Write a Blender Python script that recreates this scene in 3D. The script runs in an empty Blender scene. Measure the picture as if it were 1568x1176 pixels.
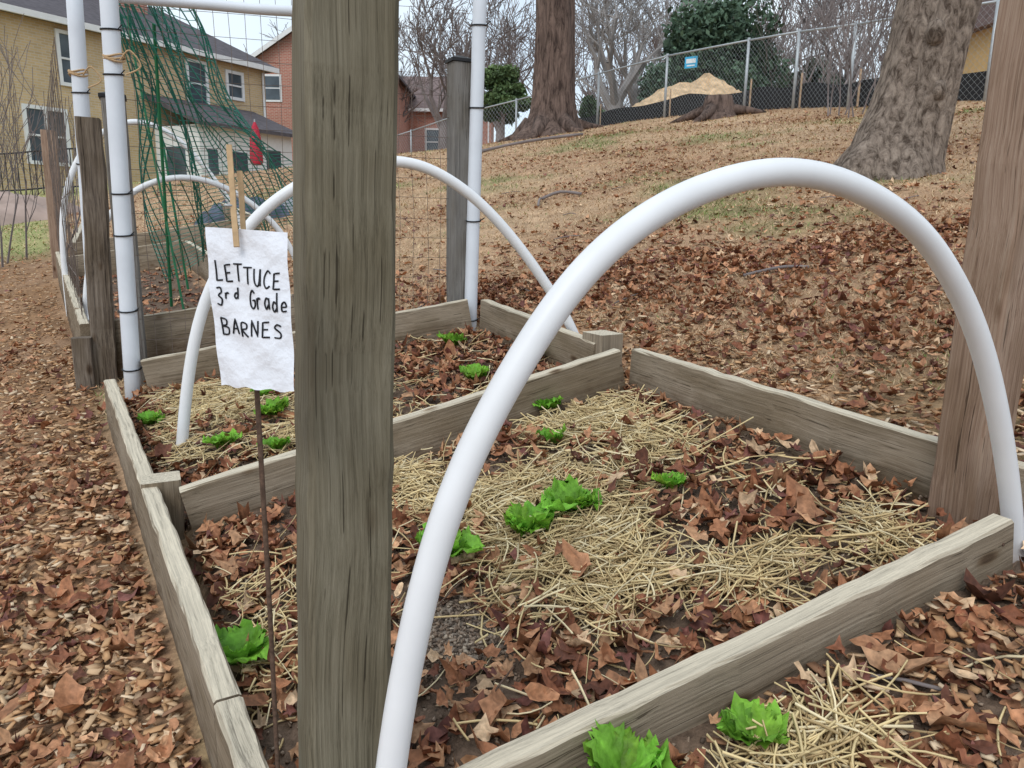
import bpy, math, random
import numpy as np
from mathutils import Matrix, Vector
random.seed(7); rng=np.random.default_rng(7)
SC=bpy.context.scene
# ------------------------------------------------------------------ materials
def newmat(name):
    m=bpy.data.materials.new(name); m.use_nodes=True; nt=m.node_tree
    b=nt.nodes["Principled BSDF"]; b.inputs["Roughness"].default_value=.85
    try: b.inputs["Specular IOR Level"].default_value=.25
    except Exception: pass
    return m,nt,b
def N(nt,t,**k):
    n=nt.nodes.new(t)
    for a,v in k.items():
        if a in n.inputs: n.inputs[a].default_value=v
        else: setattr(n,a,v)
    return n
def ramp(nt,stops):
    r=nt.nodes.new("ShaderNodeValToRGB"); e=r.color_ramp.elements
    while len(e)<len(stops): e.new(.5)
    for i,(p,c) in enumerate(stops):
        e[i].position=p; e[i].color=(*c,1)
    return r
def simple(name,col,rough=.7,var=.12,scale=8,bump=.0,metal=0):
    m,nt,b=newmat(name); L=nt.links
    tc=N(nt,"ShaderNodeTexCoord"); no=N(nt,"ShaderNodeTexNoise"); no.inputs["Scale"].default_value=scale; no.inputs["Detail"].default_value=4
    L.new(tc.outputs["Object"],no.inputs["Vector"])
    r=ramp(nt,[(.3,tuple(c*(1-var) for c in col)),(.7,tuple(min(1,c*(1+var)) for c in col))])
    L.new(no.outputs["Fac"],r.inputs[0]); L.new(r.outputs[0],b.inputs["Base Color"])
    b.inputs["Roughness"].default_value=rough; b.inputs["Metallic"].default_value=metal
    if bump:
        bp=N(nt,"ShaderNodeBump"); bp.inputs["Strength"].default_value=bump; bp.inputs["Distance"].default_value=.02
        L.new(no.outputs["Fac"],bp.inputs["Height"]); L.new(bp.outputs[0],b.inputs["Normal"])
    return m
def attrmat(name,rough=.8,scale=60,amt=.35,trans=0,bump=0.0):
    m,nt,b=newmat(name); L=nt.links
    a=N(nt,"ShaderNodeAttribute"); a.attribute_name="Col"; col=a.outputs["Color"]
    if amt:
        tc=N(nt,"ShaderNodeTexCoord"); no=N(nt,"ShaderNodeTexNoise"); no.inputs["Scale"].default_value=scale; no.inputs["Detail"].default_value=2
        L.new(tc.outputs["Object"],no.inputs["Vector"])
        mr=N(nt,"ShaderNodeMapRange"); mr.inputs[1].default_value=.3; mr.inputs[2].default_value=.7; mr.inputs[3].default_value=1-amt; mr.inputs[4].default_value=1+amt
        L.new(no.outputs["Fac"],mr.inputs[0])
        vm=N(nt,"ShaderNodeVectorMath",operation="SCALE"); L.new(a.outputs["Color"],vm.inputs[0]); L.new(mr.outputs[0],vm.inputs["Scale"]); col=vm.outputs[0]
    L.new(col,b.inputs["Base Color"]); b.inputs["Roughness"].default_value=rough
    if bump:
        bp=N(nt,"ShaderNodeBump"); bp.inputs["Strength"].default_value=bump; bp.inputs["Distance"].default_value=.01
        L.new(no.outputs["Fac"],bp.inputs["Height"]); L.new(bp.outputs[0],b.inputs["Normal"])
    if trans:
        out=nt.nodes["Material Output"]; t=N(nt,"ShaderNodeBsdfTranslucent"); L.new(col,t.inputs[0])
        mx=N(nt,"ShaderNodeMixShader"); mx.inputs[0].default_value=trans
        L.new(b.outputs[0],mx.inputs[1]); L.new(t.outputs[0],mx.inputs[2]); L.new(mx.outputs[0],out.inputs[0])
    return m
def wood(name,dark,mid,light,knots=True,top=None,grain=1.0,soil=False):
    m,nt,b=newmat(name); L=nt.links
    tc=N(nt,"ShaderNodeTexCoord"); oi=N(nt,"ShaderNodeObjectInfo")
    ml=N(nt,"ShaderNodeMath",operation="MULTIPLY"); ml.inputs[1].default_value=13.7; L.new(oi.outputs["Random"],ml.inputs[0])
    ad=N(nt,"ShaderNodeVectorMath",operation="ADD"); L.new(tc.outputs["Object"],ad.inputs[0]); L.new(ml.outputs[0],ad.inputs[1])
    wn=N(nt,"ShaderNodeTexNoise"); wn.inputs["Scale"].default_value=5; wn.inputs["Detail"].default_value=0; L.new(ad.outputs[0],wn.inputs["Vector"])
    ws=N(nt,"ShaderNodeVectorMath",operation="SCALE"); ws.inputs["Scale"].default_value=.014; L.new(wn.outputs["Color"],ws.inputs[0])
    a2=N(nt,"ShaderNodeVectorMath",operation="ADD"); L.new(ad.outputs[0],a2.inputs[0]); L.new(ws.outputs[0],a2.inputs[1])
    def mp(s):
        q=N(nt,"ShaderNodeMapping"); q.inputs["Scale"].default_value=s; L.new(a2.outputs[0],q.inputs[0]); return q
    def nz(s,det,ro=.5):
        n=N(nt,"ShaderNodeTexNoise"); n.inputs["Scale"].default_value=1; n.inputs["Detail"].default_value=det; n.inputs["Roughness"].default_value=ro
        L.new(mp(s).outputs[0],n.inputs["Vector"]); return n.outputs["Fac"]
    n1=nz((210*grain,210*grain,2.2),5,.82); n3=nz((22,22,2.6),3)
    wv=N(nt,"ShaderNodeTexWave"); wv.wave_type='BANDS'; wv.bands_direction='DIAGONAL'; wv.wave_profile='SAW'; wv.inputs["Scale"].default_value=1; wv.inputs["Distortion"].default_value=5; wv.inputs["Detail"].default_value=1; wv.inputs["Detail Scale"].default_value=.4
    L.new(mp((40,40,.8)).outputs[0],wv.inputs["Vector"])
    def mixv(a,bb,f):
        q=N(nt,"ShaderNodeMix"); q.data_type='FLOAT'; q.inputs[0].default_value=f; L.new(a,q.inputs[2]); L.new(bb,q.inputs[3]); return q.outputs[0]
    v=mixv(n1,wv.outputs["Fac"],.07); v=mixv(v,n3,.18)
    r=ramp(nt,[(.34,dark),(.48,mid),(.64,light)]); L.new(v,r.inputs[0]); col=r.outputs[0]
    ck=ramp(nt,[(.31,(.20,.18,.16)),(.345,(1,1,1))]); L.new(nz((260*grain,260*grain,1.8),2),ck.inputs[0])
    mu=N(nt,"ShaderNodeMix"); mu.data_type='RGBA'; mu.blend_type='MULTIPLY'; mu.inputs[0].default_value=.8; L.new(col,mu.inputs[6]); L.new(ck.outputs[0],mu.inputs[7]); col=mu.outputs[2]
    st=ramp(nt,[(.38,(.66,.62,.55)),(.58,(1.0,1.0,1.0))]); L.new(nz((8,8,3),3,.6),st.inputs[0])
    mu=N(nt,"ShaderNodeMix"); mu.data_type='RGBA'; mu.blend_type='MULTIPLY'; mu.inputs[0].default_value=.85; L.new(col,mu.inputs[6]); L.new(st.outputs[0],mu.inputs[7]); col=mu.outputs[2]
    if soil:   # soil splash on the lower part of a board (stored per vertex)
        at=N(nt,"ShaderNodeAttribute"); at.attribute_name="low"
        am=N(nt,"ShaderNodeMath",operation="MULTIPLY"); L.new(at.outputs["Fac"],am.inputs[0]); L.new(nz((30,30,14),3,.7),am.inputs[1])
        sr=ramp(nt,[(.16,(1,1,1)),(.42,(.42,.33,.26))]); L.new(am.outputs[0],sr.inputs[0])
        mu=N(nt,"ShaderNodeMix"); mu.data_type='RGBA'; mu.blend_type='MULTIPLY'; mu.inputs[0].default_value=.9; L.new(col,mu.inputs[6]); L.new(sr.outputs[0],mu.inputs[7]); col=mu.outputs[2]
    if knots:
        vo=N(nt,"ShaderNodeTexVoronoi"); vo.inputs["Scale"].default_value=1; L.new(mp((10,10,4.6)).outputs[0],vo.inputs["Vector"])
        kr=ramp(nt,[(.05,(.28,.20,.15)),(.09,(.6,.52,.44)),(.115,(.82,.78,.75)),(.15,(1,1,1))]); L.new(vo.outputs["Distance"],kr.inputs[0])
        mu=N(nt,"ShaderNodeMix"); mu.data_type='RGBA'; mu.blend_type='MULTIPLY'; mu.inputs[0].default_value=.9; L.new(col,mu.inputs[6]); L.new(kr.outputs[0],mu.inputs[7]); col=mu.outputs[2]
    if top:  # paler colour on up-facing faces: weathering plus sky light painted in
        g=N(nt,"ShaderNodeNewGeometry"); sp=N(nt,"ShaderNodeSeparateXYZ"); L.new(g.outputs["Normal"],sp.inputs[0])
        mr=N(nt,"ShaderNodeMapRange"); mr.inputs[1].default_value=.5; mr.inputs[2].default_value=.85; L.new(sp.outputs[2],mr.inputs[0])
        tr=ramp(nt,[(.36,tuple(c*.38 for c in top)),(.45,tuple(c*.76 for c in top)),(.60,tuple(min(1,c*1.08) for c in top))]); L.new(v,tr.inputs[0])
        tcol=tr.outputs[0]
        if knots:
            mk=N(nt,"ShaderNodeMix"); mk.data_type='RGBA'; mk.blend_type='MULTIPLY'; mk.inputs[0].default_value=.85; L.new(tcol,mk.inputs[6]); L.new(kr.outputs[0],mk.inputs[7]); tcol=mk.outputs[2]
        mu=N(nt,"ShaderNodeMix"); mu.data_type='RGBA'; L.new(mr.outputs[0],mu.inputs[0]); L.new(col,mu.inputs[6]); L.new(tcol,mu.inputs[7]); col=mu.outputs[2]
    L.new(col,b.inputs["Base Color"])
    bp=N(nt,"ShaderNodeBump"); bp.inputs["Strength"].default_value=.7; bp.inputs["Distance"].default_value=.003
    L.new(n1,bp.inputs["Height"]); L.new(bp.outputs[0],b.inputs["Normal"]); b.inputs["Roughness"].default_value=.9
    return m
def barkmat(name,dark,light,sc_=(16,16,5)):
    m,nt,b=newmat(name); L=nt.links
    tc=N(nt,"ShaderNodeTexCoord")
    mpn=N(nt,"ShaderNodeMapping"); mpn.inputs["Scale"].default_value=sc_; L.new(tc.outputs["Object"],mpn.inputs[0])
    no=N(nt,"ShaderNodeTexNoise"); no.inputs["Scale"].default_value=1.0; no.inputs["Detail"].default_value=7; no.inputs["Roughness"].default_value=.72; no.inputs["Distortion"].default_value=.6; L.new(mpn.outputs[0],no.inputs["Vector"])
    r=ramp(nt,[(.38,dark),(.49,tuple((a+c)/2 for a,c in zip(dark,light))),(.62,light)]); L.new(no.outputs["Fac"],r.inputs[0]); L.new(r.outputs[0],b.inputs["Base Color"])
    bp=N(nt,"ShaderNodeBump"); bp.inputs["Strength"].default_value=1; bp.inputs["Distance"].default_value=.05; L.new(no.outputs["Fac"],bp.inputs["Height"]); L.new(bp.outputs[0],b.inputs["Normal"])
    b.inputs["Roughness"].default_value=.95
    return m
def brickmat(name,c1,c2,mortar):
    m,nt,b=newmat(name); L=nt.links
    tc=N(nt,"ShaderNodeTexCoord"); sp=N(nt,"ShaderNodeSeparateXYZ"); L.new(tc.outputs["Object"],sp.inputs[0])
    ad=N(nt,"ShaderNodeMath",operation="ADD"); L.new(sp.outputs[0],ad.inputs[0]); L.new(sp.outputs[1],ad.inputs[1])
    cb=N(nt,"ShaderNodeCombineXYZ"); L.new(ad.outputs[0],cb.inputs[0]); L.new(sp.outputs[2],cb.inputs[1])
    br=N(nt,"ShaderNodeTexBrick"); br.inputs["Scale"].default_value=1; br.inputs["Brick Width"].default_value=.24; br.inputs["Row Height"].default_value=.08; br.inputs["Mortar Size"].default_value=.012
    br.inputs["Color1"].default_value=(*c1,1); br.inputs["Color2"].default_value=(*c2,1); br.inputs["Mortar"].default_value=(*mortar,1)
    L.new(cb.outputs[0],br.inputs["Vector"])
    no=N(nt,"ShaderNodeTexNoise"); no.inputs["Scale"].default_value=1.2; no.inputs["Detail"].default_value=5; L.new(tc.outputs["Object"],no.inputs["Vector"])
    mr=N(nt,"ShaderNodeMapRange"); mr.inputs[3].default_value=.75; mr.inputs[4].default_value=1.25; L.new(no.outputs["Fac"],mr.inputs[0])
    vm=N(nt,"ShaderNodeVectorMath",operation="SCALE"); L.new(br.outputs["Color"],vm.inputs[0]); L.new(mr.outputs[0],vm.inputs["Scale"])
    L.new(vm.outputs[0],b.inputs["Base Color"]); return m

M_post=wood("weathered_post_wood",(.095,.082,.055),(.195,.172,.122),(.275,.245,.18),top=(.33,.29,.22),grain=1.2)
M_postgrey=wood("grey_post_wood",(.09,.085,.082),(.19,.178,.165),(.28,.262,.24))
M_postred=wood("reddish_post_wood",(.17,.105,.072),(.32,.215,.155),(.43,.32,.245),grain=1.2)
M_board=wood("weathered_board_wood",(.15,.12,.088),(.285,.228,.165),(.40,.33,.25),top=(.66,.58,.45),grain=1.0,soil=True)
M_gnarl=wood("gnarled_post_wood",(.05,.04,.035),(.17,.135,.105),(.31,.26,.21),grain=.35)
M_pvc=simple("white_pvc",(.80,.81,.83),.35,.03,15)
M_pvcg=simple("grey_white_pvc",(.70,.74,.80),.4,.05,9)
M_black=simple("black_plastic",(.02,.02,.022),.5)
M_paper=simple("white_paper",(.78,.80,.86),.75,.03,60,.25)
M_ink=simple("black_ink",(.012,.012,.015),.5)
M_rust=simple("rusty_steel",(.11,.07,.05),.7,.4,200)
M_pin=simple("clothespin_wood",(.50,.34,.19),.7,.15,120)
M_wire=simple("rusted_wire",(.17,.13,.11),.6,.3,40)
M_galv=simple("galvanised_steel",(.42,.45,.47),.45,.1,20,metal=.3)
M_leaf=attrmat("dead_leaf",.65,110,.30)
M_straw=attrmat("straw",.6,120,.0)
M_chip=attrmat("wood_chip",.85,150,.0)
M_lett=attrmat("lettuce_leaf",.5,80,.22,.3,.4)
M_grass=attrmat("grass_blade",.8,30,.0)
M_ever=attrmat("evergreen_leaf",.6,3,.3)
M_bark1=barkmat("dark_bark",(.045,.03,.025),(.20,.14,.115),(9,9,1.8))
M_bark2=barkmat("grey_bark",(.085,.06,.045),(.40,.32,.26),(20,20,9))
M_twig=simple("twig_bark",(.20,.17,.165),.9,.25,2)
M_twigp=simple("pale_twig_bark",(.30,.28,.27),.9,.2,2)
M_net=simple("green_netting",(.045,.23,.18),.5,.2,20)
M_stake=simple("green_stake",(.02,.14,.06),.5)
# ------------------------------------------------------------------ mesh helpers
def finish(me,name,mat,smooth,parent):
    ob=bpy.data.objects.new(name,me); SC.collection.objects.link(ob)
    if mat: me.materials.append(mat)
    if smooth: me.polygons.foreach_set("use_smooth",[True]*len(me.polygons))
    if parent: ob.parent=parent
    return ob
def bulk(name,V,F,mat,C=None,smooth=False,parent=None):
    V=np.asarray(V,dtype=np.float32).reshape(-1,3); F=np.asarray(F,dtype=np.int32)
    k=F.shape[1]; me=bpy.data.meshes.new(name)
    me.vertices.add(len(V)); me.vertices.foreach_set("co",V.ravel())
    me.loops.add(F.size); me.loops.foreach_set("vertex_index",F.ravel())
    me.polygons.add(len(F)); me.polygons.foreach_set("loop_start",np.arange(0,F.size,k,dtype=np.int32)); me.polygons.foreach_set("loop_total",np.full(len(F),k,dtype=np.int32))
    me.update(calc_edges=True)
    if C is not None:
        a=me.color_attributes.new("Col",'FLOAT_COLOR','POINT')
        C=np.concatenate([np.asarray(C,dtype=np.float32).reshape(-1,3),np.ones((len(V),1),np.float32)],1); a.data.foreach_set("color",C.ravel())
    return finish(me,name,mat,smooth,parent)
class MB:
    def __init__(s): s.V=[];s.F=[]
    def add(s,V,F):
        o=len(s.V); s.V+=[tuple(v) for v in V]; s.F+=[tuple(i+o for i in f) for f in F]
    def box(s,a,b):
        x0,y0,z0=a;x1,y1,z1=b
        s.add([(x0,y0,z0),(x1,y0,z0),(x1,y1,z0),(x0,y1,z0),(x0,y0,z1),(x1,y0,z1),(x1,y1,z1),(x0,y1,z1)],[(0,3,2,1),(4,5,6,7),(0,1,5,4),(1,2,6,5),(2,3,7,6),(3,0,4,7)])
    def tube(s,P,R,n=8,cap=True,jit=0):
        P=[Vector(p) for p in P]
        if not hasattr(R,'__len__'): R=[R]*len(P)
        V=[];F=[];u=None
        for i,p in enumerate(P):
            t=(P[min(i+1,len(P)-1)]-P[max(i-1,0)]).normalized()
            if u is None: u=t.orthogonal().normalized()
            u=(u-t*u.dot(t)).normalized(); w=t.cross(u)
            for k in range(n):
                a=2*math.pi*k/n; rr=R[i]*(1+(random.uniform(-jit,jit) if jit else 0)); V.append(p+(u*math.cos(a)+w*math.sin(a))*rr)
        for i in range(len(P)-1):
            for k in range(n): F.append((i*n+k,i*n+(k+1)%n,(i+1)*n+(k+1)%n,(i+1)*n+k))
        if cap: F.append(tuple(range(n-1,-1,-1))); F.append(tuple((len(P)-1)*n+k for k in range(n)))
        s.add(V,F)
    def obj(s,name,mat,smooth=False,parent=None):
        me=bpy.data.meshes.new(name); me.from_pydata(s.V,[],s.F); me.update(); return finish(me,name,mat,smooth,parent)
def empty(name,loc=(0,0,0)):
    e=bpy.data.objects.new(name,None); e.location=loc; e.empty_display_size=.1; SC.collection.objects.link(e); return e
# ------------------------------------------------------------------ terrain
def fx(x): return 14*np.tanh(np.asarray(x)/14.)
def gy(y):
    y=np.asarray(y,dtype=float)
    hi=18+5*(1-np.exp(-np.clip(y-18,0,None)/5)); lo=-3+3*np.tanh((y+3)/3)
    return np.where(y>18,hi,np.where(y<-3,lo,y))
def noise2(x,y,s,seed=0):
    x=np.asarray(x)*s; y=np.asarray(y)*s
    return (np.sin(x*1.3+1.7*seed+np.sin(y*1.1+seed))+np.sin(y*1.7+.6*seed+1.3*np.sin(x*.9+2*seed))+np.sin((x+y)*.8+seed*2.1+np.sin(x*2.1-y*1.6)))/3
def zp(x,y): return .1448*x+.1537*y
def inpoly(x,y,P):
    x=np.asarray(x);y=np.asarray(y);c=np.zeros(x.shape,bool);n=len(P)
    for i in range(n):
        x1,y1=P[i];x2,y2=P[(i+1)%n]
        cond=((y1>y)!=(y2>y))&(x<(x2-x1)*(y-y1)/((y2-y1) if y2!=y1 else 1e-9)+x1); c^=cond
    return c
A=(-.215,.70);B=(.825,1.185);Dp=(.345,2.215);E=(-.758,1.666);C=(-1.40,2.593);Fp=(-.136,3.059);Dq=(.235,2.324);G=(-1.40,2.78)
bed1=[A,B,(.90,1.34),Dp,E]; bed2=[E,Dq,Fp,G,C]
bed3=[(-1.72,3.10),(-.94,3.12),(-2.6,5.9),(-3.46,5.82)]
sc=lambda P,k:[(p[0]*k,p[1]*k) for p in P]
STR1=sc([(-.319,1.923),(-.112,1.985),(.175,2.271),(.338,2.141),(.467,1.861),(.472,1.62),(.756,1.442),(.754,1.303),(.511,1.196),(.367,1.298),(.118,1.213),(-.072,1.302),(-.057,1.521),(-.286,1.712)],.965)
STR2=sc([(-1.02,2.11),(-1.35,2.78),(-1.15,2.85),(-.84,2.67),(-.41,2.53),(-.05,2.40),(.1,2.37),(-.35,2.09),(-.67,2.08)],.98)
STR3=[(.10,.78),(.2,.87),(.3,.91),(.42,.89),(.45,.80),(.3,.72)]
STR4=[(-.60,1.46),(-.47,1.42),(-.38,1.12),(-.33,.95),(-.40,.98),(-.53,1.25)]
BARE=sc([(-.2,1.33),(-.04,1.28),(0,1.19),(-.06,1.12),(-.16,1.22)],.965)
pathline=[(.3,-.3),(-.22,.66),(-1.42,2.58),(-3.5,5.8),(-9,15)]
def leftof(x,y):
    xs=np.interp(y,[p[1] for p in pathline],[p[0] for p in pathline]); return x<xs-.03
def bare_front(x,y): return y<.797+.45*(x)-.0
GC=[(1.58,4.88,.5),(1.75,3.4,.26),(0,9.2,.6),(-1.2,8.3,.5),(3.4,9.2,.9),(.51,3.45,.15),(2.3,7.4,.6),(-.6,5.2,.3),(5.2,11,1.2),(1.2,12.5,1.2),(2.5,4.2,.3)]
def green(x,y):
    g=noise2(x,y,.9,7)+.7*noise2(x,y,2.9,9)-.35
    for (a,b,s) in GC: g=g+1.15*np.exp(-((x-a)**2+((y-b)*.8)**2)/(s*s))*(.6+.7*noise2(x,y,6,21))
    return g
def behind(x,y): return (x-.352)*.85+(y-2.222)*.53
def zg(x,y):
    x=np.asarray(x,dtype=float);y=np.asarray(y,dtype=float)
    r=np.hypot(x,y)
    z=.1448*fx(x)+.1537*gy(y)+.006*noise2(x,y,9,1)+.012*noise2(x,y,3,2)*np.clip(r/3,.2,1)+.05*noise2(x,y,.7,3)*np.clip((r-4)/6,0,1)
    near=r<6
    z=z+np.where(near&inpoly(x,y,bed1),.034,0)+np.where(near&inpoly(x,y,bed2),.02,0)
    fr=bare_front(x,y)&~leftof(x,y)&(y>-.5)&near
    z=z+np.where(fr,.080*np.clip((1.6-r)*2+.4,.0,1),0)
    return z
nr,na=250,420
rr=np.concatenate([[0.05],np.geomspace(.3,420,nr-1)]); th=np.linspace(0,2*np.pi,na,endpoint=False)
RR,TT=np.meshgrid(rr,th,indexing='ij'); X=(RR*np.cos(TT)).ravel(); Y=(RR*np.sin(TT)).ravel()
Z=zg(X,Y)
def hillcol(x,y):
    n=noise2(x,y,1.6,4)+.6*noise2(x,y,4.7,5); g=green(x,y)
    base=np.array([.44,.29,.175])[None]+n[:,None]*np.array([.05,.04,.03])[None]
    leaf=np.array([.30,.16,.09])[None]; w=np.clip(.25+.5*noise2(x,y,1.1,11),0,.7)[:,None]
    c=base*(1-w)+leaf*w
    gw=np.clip(g*.8,0,.6)[:,None]; c=c*(1-gw)+np.array([.21,.21,.085])[None]*gw
    return c
Cg=hillcol(X,Y)
lf=leftof(X,Y)
cp=np.array([.31,.185,.105])[None]+noise2(X,Y,3,3)[:,None]*.02
far=np.clip((Y-7.2)/1.0,0,1)[:,None]
lawn=np.array([.35,.33,.14])[None]+noise2(X,Y,1.5,6)[:,None]*np.array([.06,.03,.02])
Cg=np.where(lf[:,None],cp*(1-far)+lawn*far,Cg)
soil=inpoly(X,Y,bed1)|inpoly(X,Y,bed2)|inpoly(X,Y,bed3)|(bare_front(X,Y)&~lf)
Cg=np.where(soil[:,None],np.array([.16,.11,.078])[None],Cg)
Cg=np.where(inpoly(X,Y,BARE)[:,None],np.array([.33,.27,.215])[None],Cg)
i,j=np.meshgrid(np.arange(nr-1),np.arange(na),indexing='ij'); j2=(j+1)%na
Fg=np.stack([i*na+j,(i+1)*na+j,(i+1)*na+j2,i*na+j2],-1).reshape(-1,4)
M_ground,nt,b=newmat("ground_soil_and_grass"); L=nt.links
a=N(nt,"ShaderNodeAttribute"); a.attribute_name="Col"; tc=N(nt,"ShaderNodeTexCoord")
n1=N(nt,"ShaderNodeTexNoise"); n1.inputs["Scale"].default_value=60; n1.inputs["Detail"].default_value=5; n1.inputs["Roughness"].default_value=.75; L.new(tc.outputs["Object"],n1.inputs["Vector"])
n2=N(nt,"ShaderNodeTexNoise"); n2.inputs["Scale"].default_value=5; n2.inputs["Detail"].default_value=5; n2.inputs["Roughness"].default_value=.7; L.new(tc.outputs["Object"],n2.inputs["Vector"])
mr=N(nt,"ShaderNodeMapRange"); mr.inputs[1].default_value=.3;mr.inputs[2].default_value=.7;mr.inputs[3].default_value=.55;mr.inputs[4].default_value=1.45; L.new(n1.outputs["Fac"],mr.inputs[0])
mr2=N(nt,"ShaderNodeMapRange"); mr2.inputs[1].default_value=.3;mr2.inputs[2].default_value=.7;mr2.inputs[3].default_value=.7;mr2.inputs[4].default_value=1.3; L.new(n2.outputs["Fac"],mr2.inputs[0])
mm=N(nt,"ShaderNodeMath",operation="MULTIPLY"); L.new(mr.outputs[0],mm.inputs[0]); L.new(mr2.outputs[0],mm.inputs[1])
vm=N(nt,"ShaderNodeVectorMath",operation="SCALE"); L.new(a.outputs["Color"],vm.inputs[0]); L.new(mm.outputs[0],vm.inputs["Scale"]); L.new(vm.outputs[0],b.inputs["Base Color"])
bp=N(nt,"ShaderNodeBump"); bp.inputs["Strength"].default_value=.7; bp.inputs["Distance"].default_value=.012; L.new(n1.outputs["Fac"],bp.inputs["Height"]); L.new(bp.outputs[0],b.inputs["Normal"]); b.inputs["Roughness"].default_value=1
bulk("ground",np.stack([X,Y,Z],1),Fg,M_ground,Cg,True)

# ------------------------------------------------------------------ wood members
def member(name,p0,p1,w,d,xaxis,mat,parent=None,chamf=.004,nseg=14,jit=.0012,cap=None):
    p0=Vector(p0);p1=Vector(p1);z=(p1-p0);Ln=z.length;z.normalize()
    x=Vector(xaxis);x=(x-z*x.dot(z)).normalized();y=z.cross(x)
    c=chamf;hw,hd=w/2,d/2
    prof=[(-hw+c,-hd),(hw-c,-hd),(hw,-hd+c),(hw,hd-c),(hw-c,hd),(-hw+c,hd),(-hw,hd-c),(-hw,-hd+c)]
    V=[];F=[];low=[]
    for k in range(nseg+1):
        t=k/nseg; jx=random.uniform(-jit,jit);jy=random.uniform(-jit,jit)
        for (a_,b_) in prof:
            V.append((a_+jx+random.uniform(-jit,jit)*.6,b_+jy+random.uniform(-jit,jit)*.6,Ln*t)); low.append(1.0 if (b_*y.z)<0 else 0.0)
    for k in range(nseg):
        for q in range(8): F.append((k*8+q,k*8+(q+1)%8,(k+1)*8+(q+1)%8,(k+1)*8+q))
    F.append(tuple(range(7,-1,-1)));F.append(tuple(nseg*8+q for q in range(8)))
    me=bpy.data.meshes.new(name);me.from_pydata(V,[],F);me.update()
    la=me.attributes.new("low",'FLOAT','POINT'); la.data.foreach_set("value",low)
    ob=finish(me,name,mat,False,parent)
    m=Matrix((x,y,z)).transposed().to_4x4(); m.translation=p0; ob.matrix_world=m
    return ob
segs=[]
def board(name,P,Q,out,mat,parent,h=.15,th=.038,zt0=None,zt1=None,lift=.15):
    dx,dy=Q[0]-P[0],Q[1]-P[1];l=math.hypot(dx,dy);nx,ny=-dy/l*out,dx/l*out
    z0=zp(*P)+lift if zt0 is None else zt0; z1=zp(*Q)+lift if zt1 is None else zt1
    c0=(P[0]+nx*th/2,P[1]+ny*th/2,z0-h/2);c1=(Q[0]+nx*th/2,Q[1]+ny*th/2,z1-h/2)
    segs.append((c0[0],c0[1],c1[0],c1[1],th/2+.012))
    return member(name,c0,c1,th,h,(nx,ny,0),mat,parent,chamf=.004,nseg=max(6,int(l*24)),jit=.0014)
b1=empty("raised_garden_bed")
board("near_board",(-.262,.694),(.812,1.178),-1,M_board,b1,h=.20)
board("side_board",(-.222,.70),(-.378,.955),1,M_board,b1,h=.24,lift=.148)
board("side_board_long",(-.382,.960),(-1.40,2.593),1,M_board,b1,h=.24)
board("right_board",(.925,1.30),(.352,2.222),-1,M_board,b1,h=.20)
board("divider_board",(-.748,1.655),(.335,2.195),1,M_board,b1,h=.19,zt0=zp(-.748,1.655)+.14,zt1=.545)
member("corner_block",(-.835,1.705,.0),(-.835,1.705,zp(-.845,1.715)+.155),.085,.075,(.9,.44,0),M_board,b1,nseg=4)
b2=empty("raised_garden_bed")
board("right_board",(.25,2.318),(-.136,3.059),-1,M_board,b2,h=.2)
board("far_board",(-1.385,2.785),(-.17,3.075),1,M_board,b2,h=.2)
member("corner_block",(.285,2.36,.2),(.285,2.36,zp(.285,2.36)+.165),.10,.09,(.5,-.8,0),M_board,b2,nseg=4)
b3=empty("raised_garden_bed")
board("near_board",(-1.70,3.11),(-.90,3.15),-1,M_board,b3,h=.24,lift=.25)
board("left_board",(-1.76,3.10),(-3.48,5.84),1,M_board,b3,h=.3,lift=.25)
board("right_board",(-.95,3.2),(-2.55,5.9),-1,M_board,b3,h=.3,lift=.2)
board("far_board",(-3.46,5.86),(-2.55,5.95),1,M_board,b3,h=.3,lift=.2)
member("corner_block",(-1.735,2.99,.05),(-1.735,2.99,zp(-1.735,2.99)+.22),.07,.06,(.9,.4,0),M_gnarl,b3,nseg=4)
b4=empty("raised_garden_bed")
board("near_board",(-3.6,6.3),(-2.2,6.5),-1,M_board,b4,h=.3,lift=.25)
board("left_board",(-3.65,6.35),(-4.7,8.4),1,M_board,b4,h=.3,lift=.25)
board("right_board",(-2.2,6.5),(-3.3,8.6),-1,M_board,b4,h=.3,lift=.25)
cs,sn=math.cos(math.radians(25)),math.sin(math.radians(25))
def post(name,p0,p1,w,mat,yaw=(cs,sn,0),**k): return member(name,p0,p1,w,w,yaw,mat,None,chamf=.006,**k)
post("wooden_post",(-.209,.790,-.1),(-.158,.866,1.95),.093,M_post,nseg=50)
segs.append((-.206,.79,-.206,.79,.055))
post("wooden_post",(.862,1.350,.1),(.868,1.350,2.25),.090,M_postred,nseg=40)
segs.append((.862,1.35,.862,1.35,.055))
post("wooden_post",(-.238,3.20,.2),(-.232,3.20,1.525),.078,M_postgrey)
post("wooden_post",(-1.515,2.975,0),(-1.515,2.975,1.335),.082,M_postgrey)
for (x,y,z,w) in ((-.232,3.20,1.525,.088),(-1.515,2.975,1.335,.092)):
    mb=MB(); 
    h=w/2; mb.add([(-h,-h,0),(h,-h,0),(h,h,0),(-h,h,0),(-h,-h,.012),(h,-h,.012),(h,h,.012),(-h,h,.012),(0,0,.03)],[(0,3,2,1),(0,1,5,4),(1,2,6,5),(2,3,7,6),(3,0,4,7),(4,5,8),(5,6,8),(6,7,8),(7,4,8)])
    o=mb.obj("post_cap",M_black); o.location=(x,y,z+.002); o.rotation_euler=(0,0,math.radians(25))
post("weathered_wooden_post",(-1.69,3.05,.0),(-1.675,3.09,1.28),.088,M_gnarl,jit=.004)
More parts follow.
